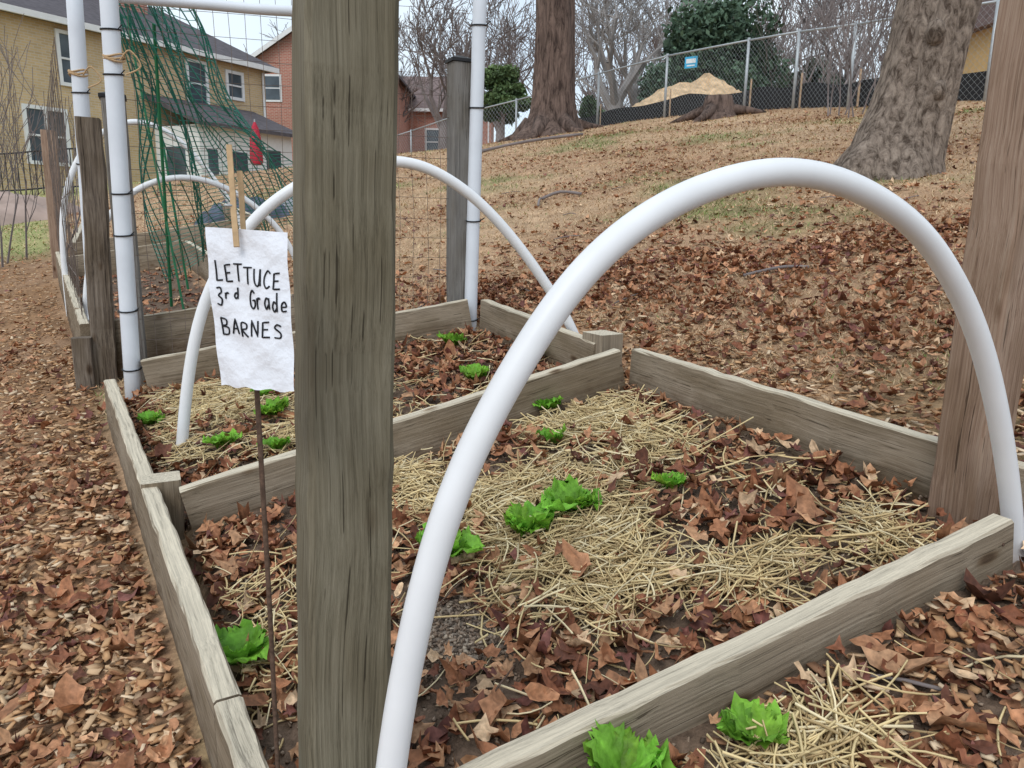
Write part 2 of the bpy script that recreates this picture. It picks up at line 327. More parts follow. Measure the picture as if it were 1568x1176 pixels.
post("weathered_wooden_post",(-3.60,6.0,.2),(-3.60,6.05,1.55),.10,M_postred)
mb=MB()
for (x,y,z) in ((.318,2.166,.50),(.322,2.168,.455),(.80,1.135,.36),(.79,1.13,.41),(-.815,1.665,.18)):
    mb.tube([(x,y,z),(x+.002,y-.004,z)],.0032,8)
mb.obj("screw_heads",M_rust,False,b1)
# ------------------------------------------------------------------ pvc
def spline(P,n=6):
    P=[Vector(p) for p in P];out=[]
    for i in range(len(P)-1):
        a0=P[max(i-1,0)];a1=P[i];a2=P[i+1];a3=P[min(i+2,len(P)-1)]
        for k in range(n):
            t=k/n; out.append(.5*((2*a1)+(a2-a0)*t+(2*a0-5*a1+4*a2-a3)*t*t+(3*a1-a0-3*a2+a3)*t**3))
    out.append(P[-1]);return out
def smooth_path(P,it=6):
    for _ in range(it):
        P=[P[0]]+[(P[i-1]+P[i]*2+P[i+1])/4 for i in range(1,len(P)-1)]+[P[-1]]
    return P
def hoop(name,P,Q,uz,r):
    L_=math.hypot(Q[0]-P[0],Q[1]-P[1]); d=((Q[0]-P[0])/L_,(Q[1]-P[1])/L_)
    pts=[(P[0]+d[0]*u,P[1]+d[1]*u,z) for u,z in uz]
    mb=MB(); mb.tube(smooth_path(spline(pts,6),10),r,20); return mb.obj(name,M_pvc,True)
hoop("pvc_hoop",(-.165,.672),(.887,1.225),[(.02,.02),(.033,.2),(.048,.331),(.069,.453),(.099,.572),(.140,.672),(.192,.757),(.252,.836),(.325,.897),(.422,.943),(.541,.968),(.657,.958),(.781,.917),(.881,.852),(.985,.745),(1.072,.605),(1.142,.459),(1.190,.322),(1.20,.22)],.0165)
hoop("pvc_hoop",(-.995,2.164),(.248,2.594),[(-.01,.1),(0,.189),(.043,.477),(.112,.707),(.23,.885),(.345,.985),(.5,1.065),(.670,1.085),(.79,1.058),(.924,.977),(1.058,.845),(1.18,.69),(1.265,.56),(1.315,.442),(1.33,.35)],.0168)
hoop("pvc_hoop",(-2.70,4.55),(-1.80,5.30),[(0,.3),(.0,.64),(.03,1.0),(.16,1.30),(.33,1.44),(.5,1.49),(.72,1.40),(.93,1.15),(1.08,.9),(1.17,.55)],.017)
hoop("pvc_hoop",(-2.15,3.75),(-1.15,4.25),[(0,.25),(.01,.5),(.08,.8),(.25,1.03),(.5,1.12),(.75,1.05),(.98,.85),(1.08,.6),(1.12,.4)],.015)
def pole(name,P,Q,r,mat=None,ties=()):
    e=empty(name); mb=MB(); P=Vector(P);Q=Vector(Q)
    mb.tube([P+(Q-P)*t/6 for t in range(7)],r,16); mb.obj("pipe",mat or M_pvcg,True,e)
    for t in ties:
        c=P+(Q-P)*t; mb=MB(); pts=[(c.x+math.cos(a)*(r+.003),c.y+math.sin(a)*(r+.003)+0.0,c.z+.004*math.sin(a)) for a in np.linspace(0,2*math.pi,17)]
        mb.tube(pts,.003,5,False); mb.obj("cable_tie",M_black,True,e)
        mb=MB(); mb.tube([(c.x+r,c.y-r*.3,c.z),(c.x+r+.02,c.y-.02,c.z+.012)],.002,5); mb.obj("tie_tail",M_black,False,e)
    return e
pl=pole("pvc_pole",(-1.452,2.80,.1),(-1.41,2.82,1.95),.030,ties=(.13,.25,.40,.48,.70,.78))
pole("pvc_pole",(-.186,3.165,.3),(-.142,3.17,2.0),.027,ties=(.12,.36,.62,.8))
pole("pvc_pole",(-1.81,3.22,.1),(-1.75,3.22,1.95),.030,ties=(.55,.7))
mb=MB(); mb.tube(spline([(-1.43,2.83,1.655),(-1.15,2.95,1.665),(-.876,3.0,1.66),(-.62,3.06,1.68),(-.36,3.13,1.80),(-.15,3.17,1.97)]),.019,12); mb.obj("pvc_rail",M_pvcg,True)
mb=MB()
for (x,y,z) in ((-1.415,2.815,1.44),(-1.77,3.22,1.46)):
    for q in range(3): mb.tube([(x+math.cos(a)*.034,y+math.sin(a)*.034,z+.008*q+.006*math.sin(a*2+q)) for a in np.linspace(0,2*math.pi,13)],.0035,5,False)
    mb.tube(spline([(x+.03,y-.02,z),(x+.07,y-.03,z+.03),(x+.10,y-.02,z-.02),(x+.05,y-.03,z-.05)]),.003,5)
mb.obj("twine_tie",M_pin,False,pl)
# ------------------------------------------------------------------ wire trellis
mb=MB()
def trellis(P,Q,z0,z1,cx,cz,r):
    P=Vector(P);Q=Vector(Q);l=(Q-P).length;n=int(l/cx)
    for k in range(n+1):
        p=P+(Q-P)*k/n; b0=float(zg(p.x,p.y))+z0; w=.006
        pts=[(p.x+random.uniform(-w,w),p.y+random.uniform(-w,w),b0+(z1-b0)*t/6) for t in range(7)]
        mb.tube(pts,r,3,False)
    m=int((z1-.3)/cz)
    for k in range(m):
        z=z1-k*cz
        pts=[(P.x+(Q.x-P.x)*t/8,P.y+(Q.y-P.y)*t/8,z+random.uniform(-.004,.004)) for t in range(9)]
        if z>max(float(zg(*P)),0)*.6: mb.tube(pts,r,3,False)
trellis((-1.44,2.87),(-.2,3.21),.12,1.72,.055,.08,.0011)
mb.obj("wire_trellis",M_wire)
mb=MB(); trellis((-1.84,3.2),(-3.62,6.05),.2,1.6,.09,.12,.0015); mb.obj("wire_trellis",M_wire)
# ------------------------------------------------------------------ netting
mb=MB(); nu,nv=28,46
def netp(u,v):
    v=min(1.0,max(0.0,v))
    top=Vector((-1.82+.38*u,3.45+.1*u,1.92-.10*u)); bot=Vector((-2.15+1.1*u,4.6+.1*u,.55+.46*u))
    w=v**.9; c=Vector((-1.80+.18,3.5,1.82)).lerp(Vector((-1.64,4.62,.76)),w); p=top.lerp(bot,w); g=1-.35*math.exp(-((v-.25)/.2)**2)
    p=c+(p-c)*g
    p.z+=-.06*math.sin(math.pi*v)+.03*math.sin(u*9+v*4); p.x+=.04*math.sin(u*14+v*7); p.y+=.10*math.sin(u*23+v*3); return p
for k in range(nu): mb.tube([netp(k/(nu-1),q/nv) for q in range(nv+1)],.0036,3,False)
for q in range(1,nv): mb.tube([netp(k/(nu-1),(q+.5*math.sin(k*.9))/nv) for k in range(nu)],.0020,3,False)
mb.obj("green_garden_netting",M_net)
mb=MB()
mb.tube([(-1.62,3.6,1.75),(-1.8,3.95,.45)],.008,6); mb.tube([(-1.98,4.1,1.9),(-1.62,3.7,.4)],.006,6); mb.tube([(-2.0,4.4,1.5),(-1.9,4.4,.5)],.007,6)
mb.obj("green_garden_stakes",M_stake)
# ------------------------------------------------------------------ sign
sg=empty("plant_label_sign")
TL=Vector((-.290,.72,.893));TR=Vector((-.2075,.70,.8895));BL=Vector((-.2765,.69,.7475));BR=Vector((-.198,.67,.7465))
def sp(u,v,off=0.0):
    p=TL.lerp(TR,u).lerp(BL.lerp(BR,u),v)
    nrm=(TR-TL).cross(BL-TL).normalized()
    if nrm.y>0: nrm=-nrm
    d=.0016*math.sin(7*u+5*v)+.0010*math.sin(17*v-9*u+1)+.0025*math.sin(math.pi*u)*(1-v)-.003*v*v*math.cos(3*u)
    return p+nrm*(d+off)
V=[sp(u/16,v/26) for v in range(27) for u in range(17)]
for q in range(17): V[26*17+q]=V[26*17+q]+Vector((0,0,.0012*math.sin(q*1.3)))
F=[(v*17+u,v*17+u+1,(v+1)*17+u+1,(v+1)*17+u) for v in range(26) for u in range(16)]
me=bpy.data.meshes.new("paper");me.from_pydata(V,[],F);me.update();finish(me,"paper",M_paper,True,sg)
glyph={'L':[[(0,1),(0.02,.0),(.8,.05)]],'E':[[(.85,1),(.05,.95),(0,0),(.85,.04)],[(.02,.5),(.65,.53)]],'T':[[(-.1,.98),(1,1)],[(.45,.98),(.4,0)]],
'U':[[(0,1),(.02,.3),(.3,0),(.7,.1),(.85,1)],[(.85,1),(.88,0)]],'C':[[(.85,.85),(.5,1),(.1,.7),(.05,.3),(.4,0),(.85,.15)]],
'3':[[(.05,.95),(.6,1),(.75,.75),(.3,.55),(.8,.35),(.6,.02),(0,.08)]],'r':[[(0,.6),(.05,0)],[(.05,.4),(.3,.62),(.6,.55)]],'d':[[(.7,.4),(.3,.55),(.05,.25),(.3,0),(.7,.2)],[(.75,1.05),(.72,0)]],
'G':[[(.9,.85),(.5,1),(.08,.65),(.1,.2),(.5,0),(.9,.15),(.9,.45),(.5,.45)]],'a':[[(.75,.5),(.35,.6),(.05,.3),(.3,0),(.72,.25)],[(.75,.6),(.85,0)]],'e':[[(.1,.3),(.75,.35),(.5,.62),(.1,.45),(.15,.05),(.8,.08)]],
'B':[[(0,1),(.03,0)],[(0,1),(.65,.9),(.6,.6),(.05,.52),(.8,.4),(.7,.03),(.02,0)]],'A':[[(0,0),(.45,1),(.9,0)],[(.18,.35),(.75,.38)]],'R':[[(.03,0),(0,1),(.7,.92),(.65,.6),(.05,.5),(.85,0)]],
'N':[[(0,0),(.05,1),(.8,.02),(.85,1)]],'S':[[(.85,.9),(.4,1),(.1,.75),(.75,.4),(.7,.05),(.05,.05)]]}
mb=MB()
def write(txt,x0,y0,x1,h,slope=0):
    n=len(txt);st=(x1-x0)/n
    for i,ch in enumerate(txt):
        if ch==' ': continue
        yy=y0+slope*i+random.uniform(-.008,.008); ww=st*.74; hh=h*random.uniform(.88,1.1); sk=random.uniform(-.06,.10)
        if ch in 'rd' and i in (1,2) and txt[0]=='3': hh*=.6; yy-=.045; ww*=.8
        for st_ in glyph[ch]:
            pts=[(x0+i*st+ww*(p[0]+sk*p[1]),yy-hh*p[1]) for p in st_]
            pp=spline([(p[0],p[1],0) for p in pts],4) if len(pts)>2 and ch not in 'LEANT' else [Vector((*p,0)) for p in pts]
            if len(pp)==2 or ch in 'LEANT':
                q=[]
                for k in range(len(pp)-1):
                    for t in range(4): q.append(pp[k].lerp(pp[k+1],t/4))
                q.append(pp[-1]); pp=q
            mb.tube([sp(p.x,p.y,.0006) for p in pp],.00082,5)
write("LETTUCE",.10,.325,.93,.115,.006)
write("3rd Grade",.09,.485,1.0,.115,.002)
write("BARNES",.10,.665,.92,.095,.002)
mb.obj("handwriting",M_ink,False,sg)
mb=MB(); mb.tube([(-.272,.775,.05),(-.265,.76,.278),(-.256,.738,.5),(-.249,.716,.749),(-.252,.722,.86)],.0027,7,jit=.12); mb.obj("metal_stake",M_rust,True,sg)
member("clothespin_front",(-.2545,.6985,.876),(-.2665,.728,.968),.0052,.003,(1,.2,0),M_pin,sg,chamf=.0006,nseg=6,jit=.0004)
member("clothespin_back",(-.253,.716,.872),(-.2605,.735,.945),.005,.003,(1,.2,0),M_pin,sg,chamf=.0006,nseg=6,jit=.0004)
mb=MB(); mb.tube([(-.2635+math.cos(a)*.0045,.7135+math.sin(a)*.007,.913) for a in np.linspace(0,6.28,13)],.0009,5,False); mb.obj("clothespin_spring",M_galv,True,sg)
# ------------------------------------------------------------------ scatter
def nearseg(x,y,extra=0):
    m=np.zeros(len(x),bool)
    for (x0,y0,x1,y1,w) in segs:
        dx,dy=x1-x0,y1-y0;l2=dx*dx+dy*dy+1e-9
        t=np.clip(((x-x0)*dx+(y-y0)*dy)/l2,0,1); d=np.hypot(x-x0-t*dx,y-y0-t*dy); m|=d<w+extra
    return m
def rotmats(yaw,tilt,ta):
    n=len(yaw);cy,sy_=np.cos(yaw),np.sin(yaw);ct,st=np.cos(tilt),np.sin(tilt)
    Rz=np.zeros((n,3,3));Rz[:,0,0]=cy;Rz[:,0,1]=-sy_;Rz[:,1,0]=sy_;Rz[:,1,1]=cy;Rz[:,2,2]=1
    ax=np.stack([np.cos(ta),np.sin(ta),np.zeros(n)],1)
    K=np.zeros((n,3,3));K[:,0,2]=ax[:,1];K[:,1,2]=-ax[:,0];K[:,2,0]=-ax[:,1];K[:,2,1]=ax[:,0]
    I=np.eye(3)[None];Rt=I+st[:,None,None]*K+(1-ct)[:,None,None]*(K@K)
    return Rt@Rz
PAL=np.array([[.13,.05,.03],[.22,.085,.045],[.32,.14,.07],[.41,.20,.105],[.48,.27,.15],[.58,.40,.25],[.18,.07,.055]])
def palette(n,w): 
    c=PAL[rng.choice(len(PAL),n,p=np.array(w)/sum(w))]*rng.uniform(.75,1.25,(n,1)); return c
rad1=np.array([1,.58,.95,.50,.85,.55,.40,.55,.85,.50,.95,.58]); rad2=np.array([1,.85,.68,.6,.66,.8,.95,.78,.62,.6,.7,.88]); ang=np.linspace(0,2*np.pi,12,endpoint=False)
def leaves(name,x,y,size,col,lift,tiltmax=.5,curl=.7,rings=1):
    n=len(x); r=np.where((rng.random(n)<.5)[:,None],rad1[None],rad2[None])*rng.uniform(.72,1.2,(n,12))
    sx_=rng.uniform(.5,1,n)[:,None]; cx_=r*np.cos(ang)[None]; cy_=r*np.sin(ang)[None]*sx_
    if rings==2:
        px=np.concatenate([np.zeros((n,1)),cx_*.55,cx_],1); py=np.concatenate([np.zeros((n,1)),cy_*.55,cy_],1)
    else:
        px=np.concatenate([np.zeros((n,1)),cx_],1); py=np.concatenate([np.zeros((n,1)),cy_],1)
    nv_=px.shape[1]
    a_=rng.uniform(-.7,curl,n)[:,None]; b_=rng.uniform(-.7,curl*1.5,n)[:,None]; c_=rng.uniform(-.6,.6,n)[:,None]
    vein=.10*np.abs(np.sin(np.arctan2(py,px+1e-6)*2.5))*np.hypot(px,py)
    pz=a_*px**2+b_*py**2+c_*px*py+vein+rng.normal(0,.09 if rings==2 else .12,(n,nv_))
    P=np.stack([px,py,pz],-1)*size[:,None,None]
    R_=rotmats(rng.uniform(0,6.28,n),rng.uniform(0,tiltmax,n)**1,rng.uniform(0,6.28,n))
    W=np.einsum('nij,nkj->nki',R_,P); W[:,:,0]+=x[:,None]; W[:,:,1]+=y[:,None]; 
    zz=zg(x,y)+lift; W[:,:,2]+=zz[:,None]
    gz=zz[:,None]-lift[:,None]+.1448*(W[:,:,0]-x[:,None])+.1537*(W[:,:,1]-y[:,None])+.001; W[:,:,2]=np.maximum(W[:,:,2],gz)
    f=[[0,k+1,(k+1)%12+1] for k in range(12)]
    if rings==2:
        for k in range(12):
            k2=(k+1)%12; f.append([k+1,k+13,k2+13]); f.append([k+1,k2+13,k2+1])
    f=np.array(f)
    F=(f[None]+(np.arange(n)*nv_)[:,None,None]).reshape(-1,3)
    Cc=np.repeat(col[:,None,:],nv_,1)*rng.uniform(.75,1.2,(n,nv_,1)); 
    return bulk(name,W.reshape(-1,3),F,M_leaf,Cc.reshape(-1,3))
def prob_leaf(x,y):
    p=np.zeros(len(x)); lf=leftof(x,y); i1=inpoly(x,y,bed1); i2=inpoly(x,y,bed2); i3=inpoly(x,y,bed3); fr=bare_front(x,y)&~lf
    other=~(lf|i1|i2|i3|fr)
    st=inpoly(x,y,STR1)|inpoly(x,y,STR2)|inpoly(x,y,STR3)
    ed=noise2(x,y,8,13)
    p[lf]=np.clip(.74-.42*(y[lf]-1.2)+.15*ed[lf],.10,.85); p[i1|i2|fr]=.97; p[i3]=.6
    dr=behind(x,y); chipz=(x>.05)&(dr>0)&(dr<.6)&(y<3.2)
    p[other]=np.clip(.30+.5*noise2(x[other],y[other],1.1,11)+.35*np.clip(3.3-y[other],0,1)+.2*ed[other]-.3*np.clip(green(x[other],y[other]),0,1),.05,.9)
    p=np.where(other&chipz,p*.45,p)
    p=np.where(st&(i1|i2|fr),np.clip(.24+.6*ed,.05,.8),p)
    p[inpoly(x,y,BARE)]=.05
    return p
n=47000; x=rng.uniform(-2.6,2.7,n); y=rng.uniform(.25,4.0,n)
k=(rng.random(n)<prob_leaf(x,y))&~nearseg(x,y,.004)&(np.abs(x)<.35+y*.95); x,y=x[k],y[k]; n=len(x)
inb=inpoly(x,y,bed1)|(bare_front(x,y)&~leftof(x,y))
size=rng.uniform(.010,.027,n)*np.where(rng.random(n)<.18,1.5,1)*np.where(inb,1.13,1); size=np.where(nearseg(x,y,.015),np.minimum(size,.017),size); col=palette(n,[2,4,5,4.5,3,1.6,1.6])
lift=rng.uniform(.001,.028,n); inst=inpoly(x,y,STR1)|inpoly(x,y,STR2); lift=np.where(inst,lift+.015,lift)
leaves("leaf_litter",x,y,size,col,lift,.8,1.1,rings=2)
n=58000; r_=np.exp(rng.uniform(math.log(3.2),math.log(25),n)); t_=rng.uniform(-.85,.85,n); x=r_*np.sin(t_); y=r_*np.cos(t_)
k=(y>3.4)|(np.abs(x)>2.6)
k&=(rng.random(n)<prob_leaf(x,y)*np.where(leftof(x,y)&(y>7.5),.15,.8))&~nearseg(x,y,.02)&~((y>23)&(x<0)); x,y=x[k],y[k]; n=len(x)
leaves("leaf_litter",x,y,rng.uniform(.016,.036,n)*np.where(y>10,1.2,1),palette(n,[1,2.5,4,4,3,2,1])*1.05,rng.uniform(.002,.02,n),.5,.6)
# wood chips
def chips(name,x,y,ln,wd,th_,col,lift,tiltmax=.5):
    n=len(x); sg_=np.array([[-1,-1,-1],[1,-1,-1],[1,1,-1],[-1,1,-1],[-1,-1,1],[1,-1,1],[1,1,1],[-1,1,1]])*.5
    P=sg_[None]*np.stack([ln,wd,th_],1)[:,None,:]; P=P*rng.uniform(.6,1.15,(n,8,1))
    R_=rotmats(rng.uniform(0,6.28,n),rng.uniform(0,tiltmax,n),rng.uniform(0,6.28,n))
    W=np.einsum('nij,nkj->nki',R_,P); W+=np.stack([x,y,zg(x,y)+lift],1)[:,None,:]
    f=np.array([(0,3,2,1),(4,5,6,7),(0,1,5,4),(1,2,6,5),(2,3,7,6),(3,0,4,7)])
    F=(f[None]+(np.arange(n)*8)[:,None,None]).reshape(-1,4)
    return bulk(name,W.reshape(-1,3),F,M_chip,(np.repeat(col[:,None,:],8,1)*rng.uniform(.85,1.12,(n,8,1))).reshape(-1,3))
n=90000; r_=np.exp(rng.uniform(math.log(.8),math.log(9),n)); t_=rng.uniform(-.95,.85,n); x=r_*np.sin(t_); y=r_*np.cos(t_)
lf=leftof(x,y); ri=(~lf)&~inpoly(x,y,bed1)&~inpoly(x,y,bed2)&~inpoly(x,y,bed3)
dr=behind(x,y)
pr=np.where(lf&(y<7.6),np.clip(.45+.3*(y-1),.3,.97),np.where(ri&(x>.0)&(dr>0)&(dr<.75)&(y<3.3),.97*(1-dr/.8),np.where(bare_front(x,y),.12,0)))
k=(rng.random(n)<pr)&~nearseg(x,y,.01); x,y=x[k],y[k]; n=len(x)
chpal=np.array([[.52,.31,.16],[.62,.42,.25],[.40,.22,.11],[.26,.14,.08],[.70,.54,.37]])
col=chpal[rng.choice(5,n,p=[.3,.24,.22,.12,.12])]*rng.uniform(.8,1.2,(n,1))
chips("wood_chip_mulch",x,y,rng.uniform(.010,.038,n),rng.uniform(.005,.015,n),rng.uniform(.002,.005,n),col,rng.uniform(.002,.022,n))
n=26000; x=rng.uniform(-1.5,1.5,n); y=rng.uniform(.4,3.2,n); i_=(inpoly(x,y,bed1)|inpoly(x,y,bed2)|bare_front(x,y))&~nearseg(x,y,.0)
x,y=x[i_],y[i_]
x=np.concatenate([x,rng.uniform(-.2,0,1500)]);y=np.concatenate([y,rng.uniform(1.08,1.28,1500)]); n=len(x)
cr=np.array([[.11,.08,.06],[.20,.14,.10],[.31,.23,.17],[.46,.37,.28]]); col=cr[rng.choice(4,n,p=[.3,.3,.25,.15])]
chips("soil_crumbs",x,y,rng.uniform(.003,.011,n),rng.uniform(.002,.007,n),rng.uniform(.002,.005,n),col,rng.uniform(0,.004,n),1)
# straw
def straw(name,x,y,ln,col,lift):
    n=len(x);S_=5;yaw=rng.uniform(0,6.28,n);bend=rng.normal(0,.8,n);tilt=rng.normal(0,.16,n)
    r=rng.uniform(.0009,.0024,n); W=np.zeros((n,S_,3,3))
    for s in range(S_):
        t=s/(S_-1)-.5; a_=yaw+bend*t*.6
        cx=x+np.cos(a_)*ln*t; cy=y+np.sin(a_)*ln*t; g0=zg(cx,cy); cz=g0+lift+tilt*ln*t
        cz=np.maximum(cz,g0+.002)
        for q,(du,dv) in enumerate(((-1,-.5),(1,-.5),(0,.8))):
            W[:,s,q,0]=cx-np.sin(a_)*r*du; W[:,s,q,1]=cy+np.cos(a_)*r*du; W[:,s,q,2]=cz+r*dv
    f=[]
    for s in range(S_-1):
        for q in range(3): f.append((s*3+q,s*3+(q+1)%3,(s+1)*3+(q+1)%3,(s+1)*3+q))
    f=np.array(f);F=(f[None]+(np.arange(n)*S_*3)[:,None,None]).reshape(-1,4)
    return bulk(name,W.reshape(-1,3),F,M_straw,(np.repeat(col[:,None,:],S_*3,1)*np.repeat(rng.uniform(.8,1.1,(n,S_,1)),3,1)).reshape(-1,3))
XX=[];YY=[]
for P,cnt in ((STR1,4400),(STR2,1700),(STR3,420),(STR4,260)):
    P=np.array(P);mn,mx=P.min(0)-.06,P.max(0)+.06
    x=rng.uniform(mn[0],mx[0],cnt*8);y=rng.uniform(mn[1],mx[1],cnt*8)
    x2=x+rng.normal(0,.035,len(x));y2=y+rng.normal(0,.035,len(x))
    k=inpoly(x2,y2,[tuple(p) for p in P])&(noise2(x,y,8,13)<.02+rng.normal(0,.22,len(x))); x,y=x[k][:cnt],y[k][:cnt]; XX.append(x);YY.append(y)
n=900;XX.append(rng.uniform(-1.1,.8,n));YY.append(rng.uniform(.7,3.0,n))
x=np.concatenate(XX);y=np.concatenate(YY);k=~nearseg(x,y,.02)&(inpoly(x,y,bed1)|inpoly(x,y,bed2)|bare_front(x,y));x,y=x[k],y[k];n=len(x)
ln=rng.uniform(.02,.15,n)+np.where(rng.random(n)<.2,.07,0); sp_=np.array([[.74,.58,.31],[.63,.47,.24],[.82,.69,.44],[.46,.33,.17]]); col=sp_[rng.choice(4,n,p=[.4,.25,.2,.15])]*rng.uniform(.85,1.1,(n,1))
k=nearseg(x,y,.07); ln=np.where(k,np.minimum(ln,.05),ln)
k=nearseg(x,y,.11)&~k; ln=np.where(k,np.minimum(ln,.12),ln)
straw("straw_mulch",x,y,ln,col,rng.uniform(.004,.038,n))
# grass blades on hill and lawn
n=140000; r_=np.exp(rng.uniform(math.log(2.3),math.log(22),n)); t_=rng.uniform(-.85,.8,n); x=r_*np.sin(t_); y=r_*np.cos(t_)
g=green(x,y)
k=~(inpoly(x,y,bed1)|inpoly(x,y,bed2)|inpoly(x,y,bed3))&~(leftof(x,y)&(y<7.4))&~nearseg(x,y,.02)&(y>2.0); k&=~((x>.1)&(behind(x,y)<.35)&(y<3.0)); x,y,g=x[k],y[k],g[k];n=len(x)
h=rng.uniform(.012,.045,n)*np.clip(.7+.06*np.hypot(x,y),.7,1.6)*np.where(g>.5,1.4,1);w=rng.uniform(.0015,.003,n)*np.clip(np.hypot(x,y)/4,1,4);ya=rng.uniform(0,6.28,n);le=rng.uniform(.3,1.6,n)*h
z=zg(x,y); W=np.zeros((n,3,3)); W[:,0]=np.stack([x-np.cos(ya)*w,y-np.sin(ya)*w,z],1);W[:,1]=np.stack([x+np.cos(ya)*w,y+np.sin(ya)*w,z],1);W[:,2]=np.stack([x-np.sin(ya)*le,y+np.cos(ya)*le,z+h*.6],1)
gr=(rng.random(n)<np.clip(g*.8,.04,.8))|((leftof(x,y))&(rng.random(n)<.55))
col=np.where(gr[:,None],np.array([.18,.25,.07])[None],np.array([.55,.40,.24])[None])*rng.uniform(.7,1.3,(n,1))
bulk("grass",W.reshape(-1,3),np.arange(n*3).reshape(-1,3),M_grass,np.repeat(col[:,None,:],3,1).reshape(-1,3))
# ------------------------------------------------------------------ lettuce
def lettuce(x,y,R0,nl=8):
    V=[];F=[];Cc=[]; z0=float(zg(x,y))+.004; R0*=1.18
    for l in range(nl):
        a=l*2.4+random.uniform(-.5,.5); out=random.uniform(.5,1.05)*(1 if l>2 else .5); Ls=R0*random.uniform(.7,1.15); wd=Ls*random.uniform(.50,.66)
        o=len(V); base=np.array([.24,.50,.055])*random.uniform(.7,1.25)*np.array([random.uniform(.85,1.15),1,1])
        ph=random.uniform(0,6)
        for i in range(9):
            t=i/8; hgt=.020+Ls*(.92*t-.55*out*t*t)*.9; dist=Ls*t*(.35+.6*out)
            wv=wd*math.sin(math.pi*min(1,(.10+.90*t)**.9)*.95)**.8 if t<1 else wd*.35
            for j in range(11):
                s=(j-5)/5; ruf=(abs(s)**1.5)*.12*Ls*math.sin(16*t+ph+s*3)+.08*Ls*math.sin(t*9+ph*2+s*6)*abs(s)+(.06*Ls*math.sin(j*2.4+ph) if i>6 else 0)
                lx=dist+(.08*Ls*math.sin(j*2.2+ph) if i>6 else 0); ly=s*wv*(1+.10*math.sin(t*22+ph)); lz=hgt+abs(s)**1.5*wv*.3+ruf
                V.append((x+math.cos(a)*lx-math.sin(a)*ly,y+math.sin(a)*lx+math.cos(a)*ly,max(z0+lz,z0)))
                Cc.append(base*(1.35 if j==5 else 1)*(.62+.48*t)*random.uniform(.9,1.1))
        for i in range(8):
            for j in range(10): F.append((o+i*11+j,o+i*11+j+1,o+(i+1)*11+j+1,o+(i+1)*11+j))
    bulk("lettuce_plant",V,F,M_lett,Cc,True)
for (x,y,r,nl,k) in [(-.136,1.456,.062,10,.95),(.039,1.512,.058,12,.95),(.141,1.575,.062,12,.95),(.365,1.633,.044,7,.95),(.115,1.95,.040,6,.95),(.106,2.18,.046,8,.95),(-.473,1.202,.052,6,.95),(-.872,2.175,.05,8,.97),(-.784,2.369,.060,9,.97),(-.873,2.581,.05,7,.97),(-.234,2.898,.057,8,.97),(-.13,2.486,.050,8,.97),(-1.226,2.462,.045,7,.97),(-.681,2.10,.042,6,.97),(.155,.868,.058,8,.91),(.335,.90,.050,7,.92),(.07,2.624,.048,6,.97),(.095,.835,.03,5,.91)]:
    lettuce(x*k,y*k,r,nl)
def stick(name,pts,r,mat):
    mb=MB(); pp=[(p[0],p[1],float(zg(p[0],p[1]))+p[2]) for p in pts]; mb.tube(spline(pp,3),r,7,jit=.15); mb.obj(name,mat,True)
M_barkchip=simple("bare_stick_wood",(.50,.35,.23),.8,.3,30,.3)
stick("fallen_branch",[(.76,1.00,.012),(.80,.95,.016),(.845,.885,.012)],.008,M_barkchip)
stick("fallen_branch",[(.46,.92,.015),(.51,.905,.02),(.57,.88,.015)],.003,M_twig)
stick("fallen_branch",[(1.02,3.36,.02),(1.12,3.38,.024),(1.22,3.41,.022),(1.32,3.40,.015)],.007,M_twig)
stick("fallen_branch",[(.25,7.1,.02),(.42,7.2,.05),(.6,7.05,.03)],.014,M_twig)
stick("fallen_branch",[(.25,7.1,.02),(.22,6.9,.04),(.2,6.6,.01)],.010,M_twig)
stick("fallen_branch",[(-.9,15,.03),(.2,16,.08),(1.4,16.5,.05)],.03,M_twig)
random.seed(31); 
for k in range(14):
    x=random.uniform(-.5,3.2); y=random.uniform(2.9,9); a=random.uniform(0,3.14); l=random.uniform(.05,.14)
    stick("fallen_twig",[(x-l*math.cos(a),y-l*math.sin(a),.012),(x+.01,y,.02),(x+l*math.cos(a),y+l*math.sin(a),.012)],.003,M_twig)
for k in range(16):
    x=random.uniform(-.3,.75); y=random.uniform(.95,1.9); a=random.uniform(0,3.14); l=random.uniform(.03,.09)
    if inpoly(np.array([x]),np.array([y]),bed1)[0] and not nearseg(np.array([x]),np.array([y]),.1)[0]: stick("fallen_twig",[(x-l*math.cos(a),y-l*math.sin(a),.02),(x+.006,y,.028),(x+l*math.cos(a),y+l*math.sin(a),.018)],.0017,M_rust)
# ------------------------------------------------------------------ trees
def trunk(mb,path,radii,n=28,flare=0,lobes=7,seed=0):
    P=[Vector(p) for p in path];V=[];F=[]
    for i,p in enumerate(P):
        t=(P[min(i+1,len(P)-1)]-P[max(i-1,0)]).normalized(); u=Vector((1,0,0));u=(u-t*u.dot(t)).normalized();w=t.cross(u)
        for k in range(n):
            a=2*math.pi*k/n; fl=flare*math.exp(-i*.5)*(.5+.5*math.sin(lobes*a+seed+.6*math.sin(2*a)))
            r=radii[i]*(1+.06*math.sin(3*a+i*.5+seed)+.045*math.sin(7*a+i*.3)+.02*math.sin(i*1.9+a*2))*(1+fl)
            V.append(p+(u*math.cos(a)+w*math.sin(a))*r)
    for i in range(len(P)-1):
        for k in range(n): F.append((i*n+k,i*n+(k+1)%n,(i+1)*n+(k+1)%n,(i+1)*n+k))
    mb.add(V,F)
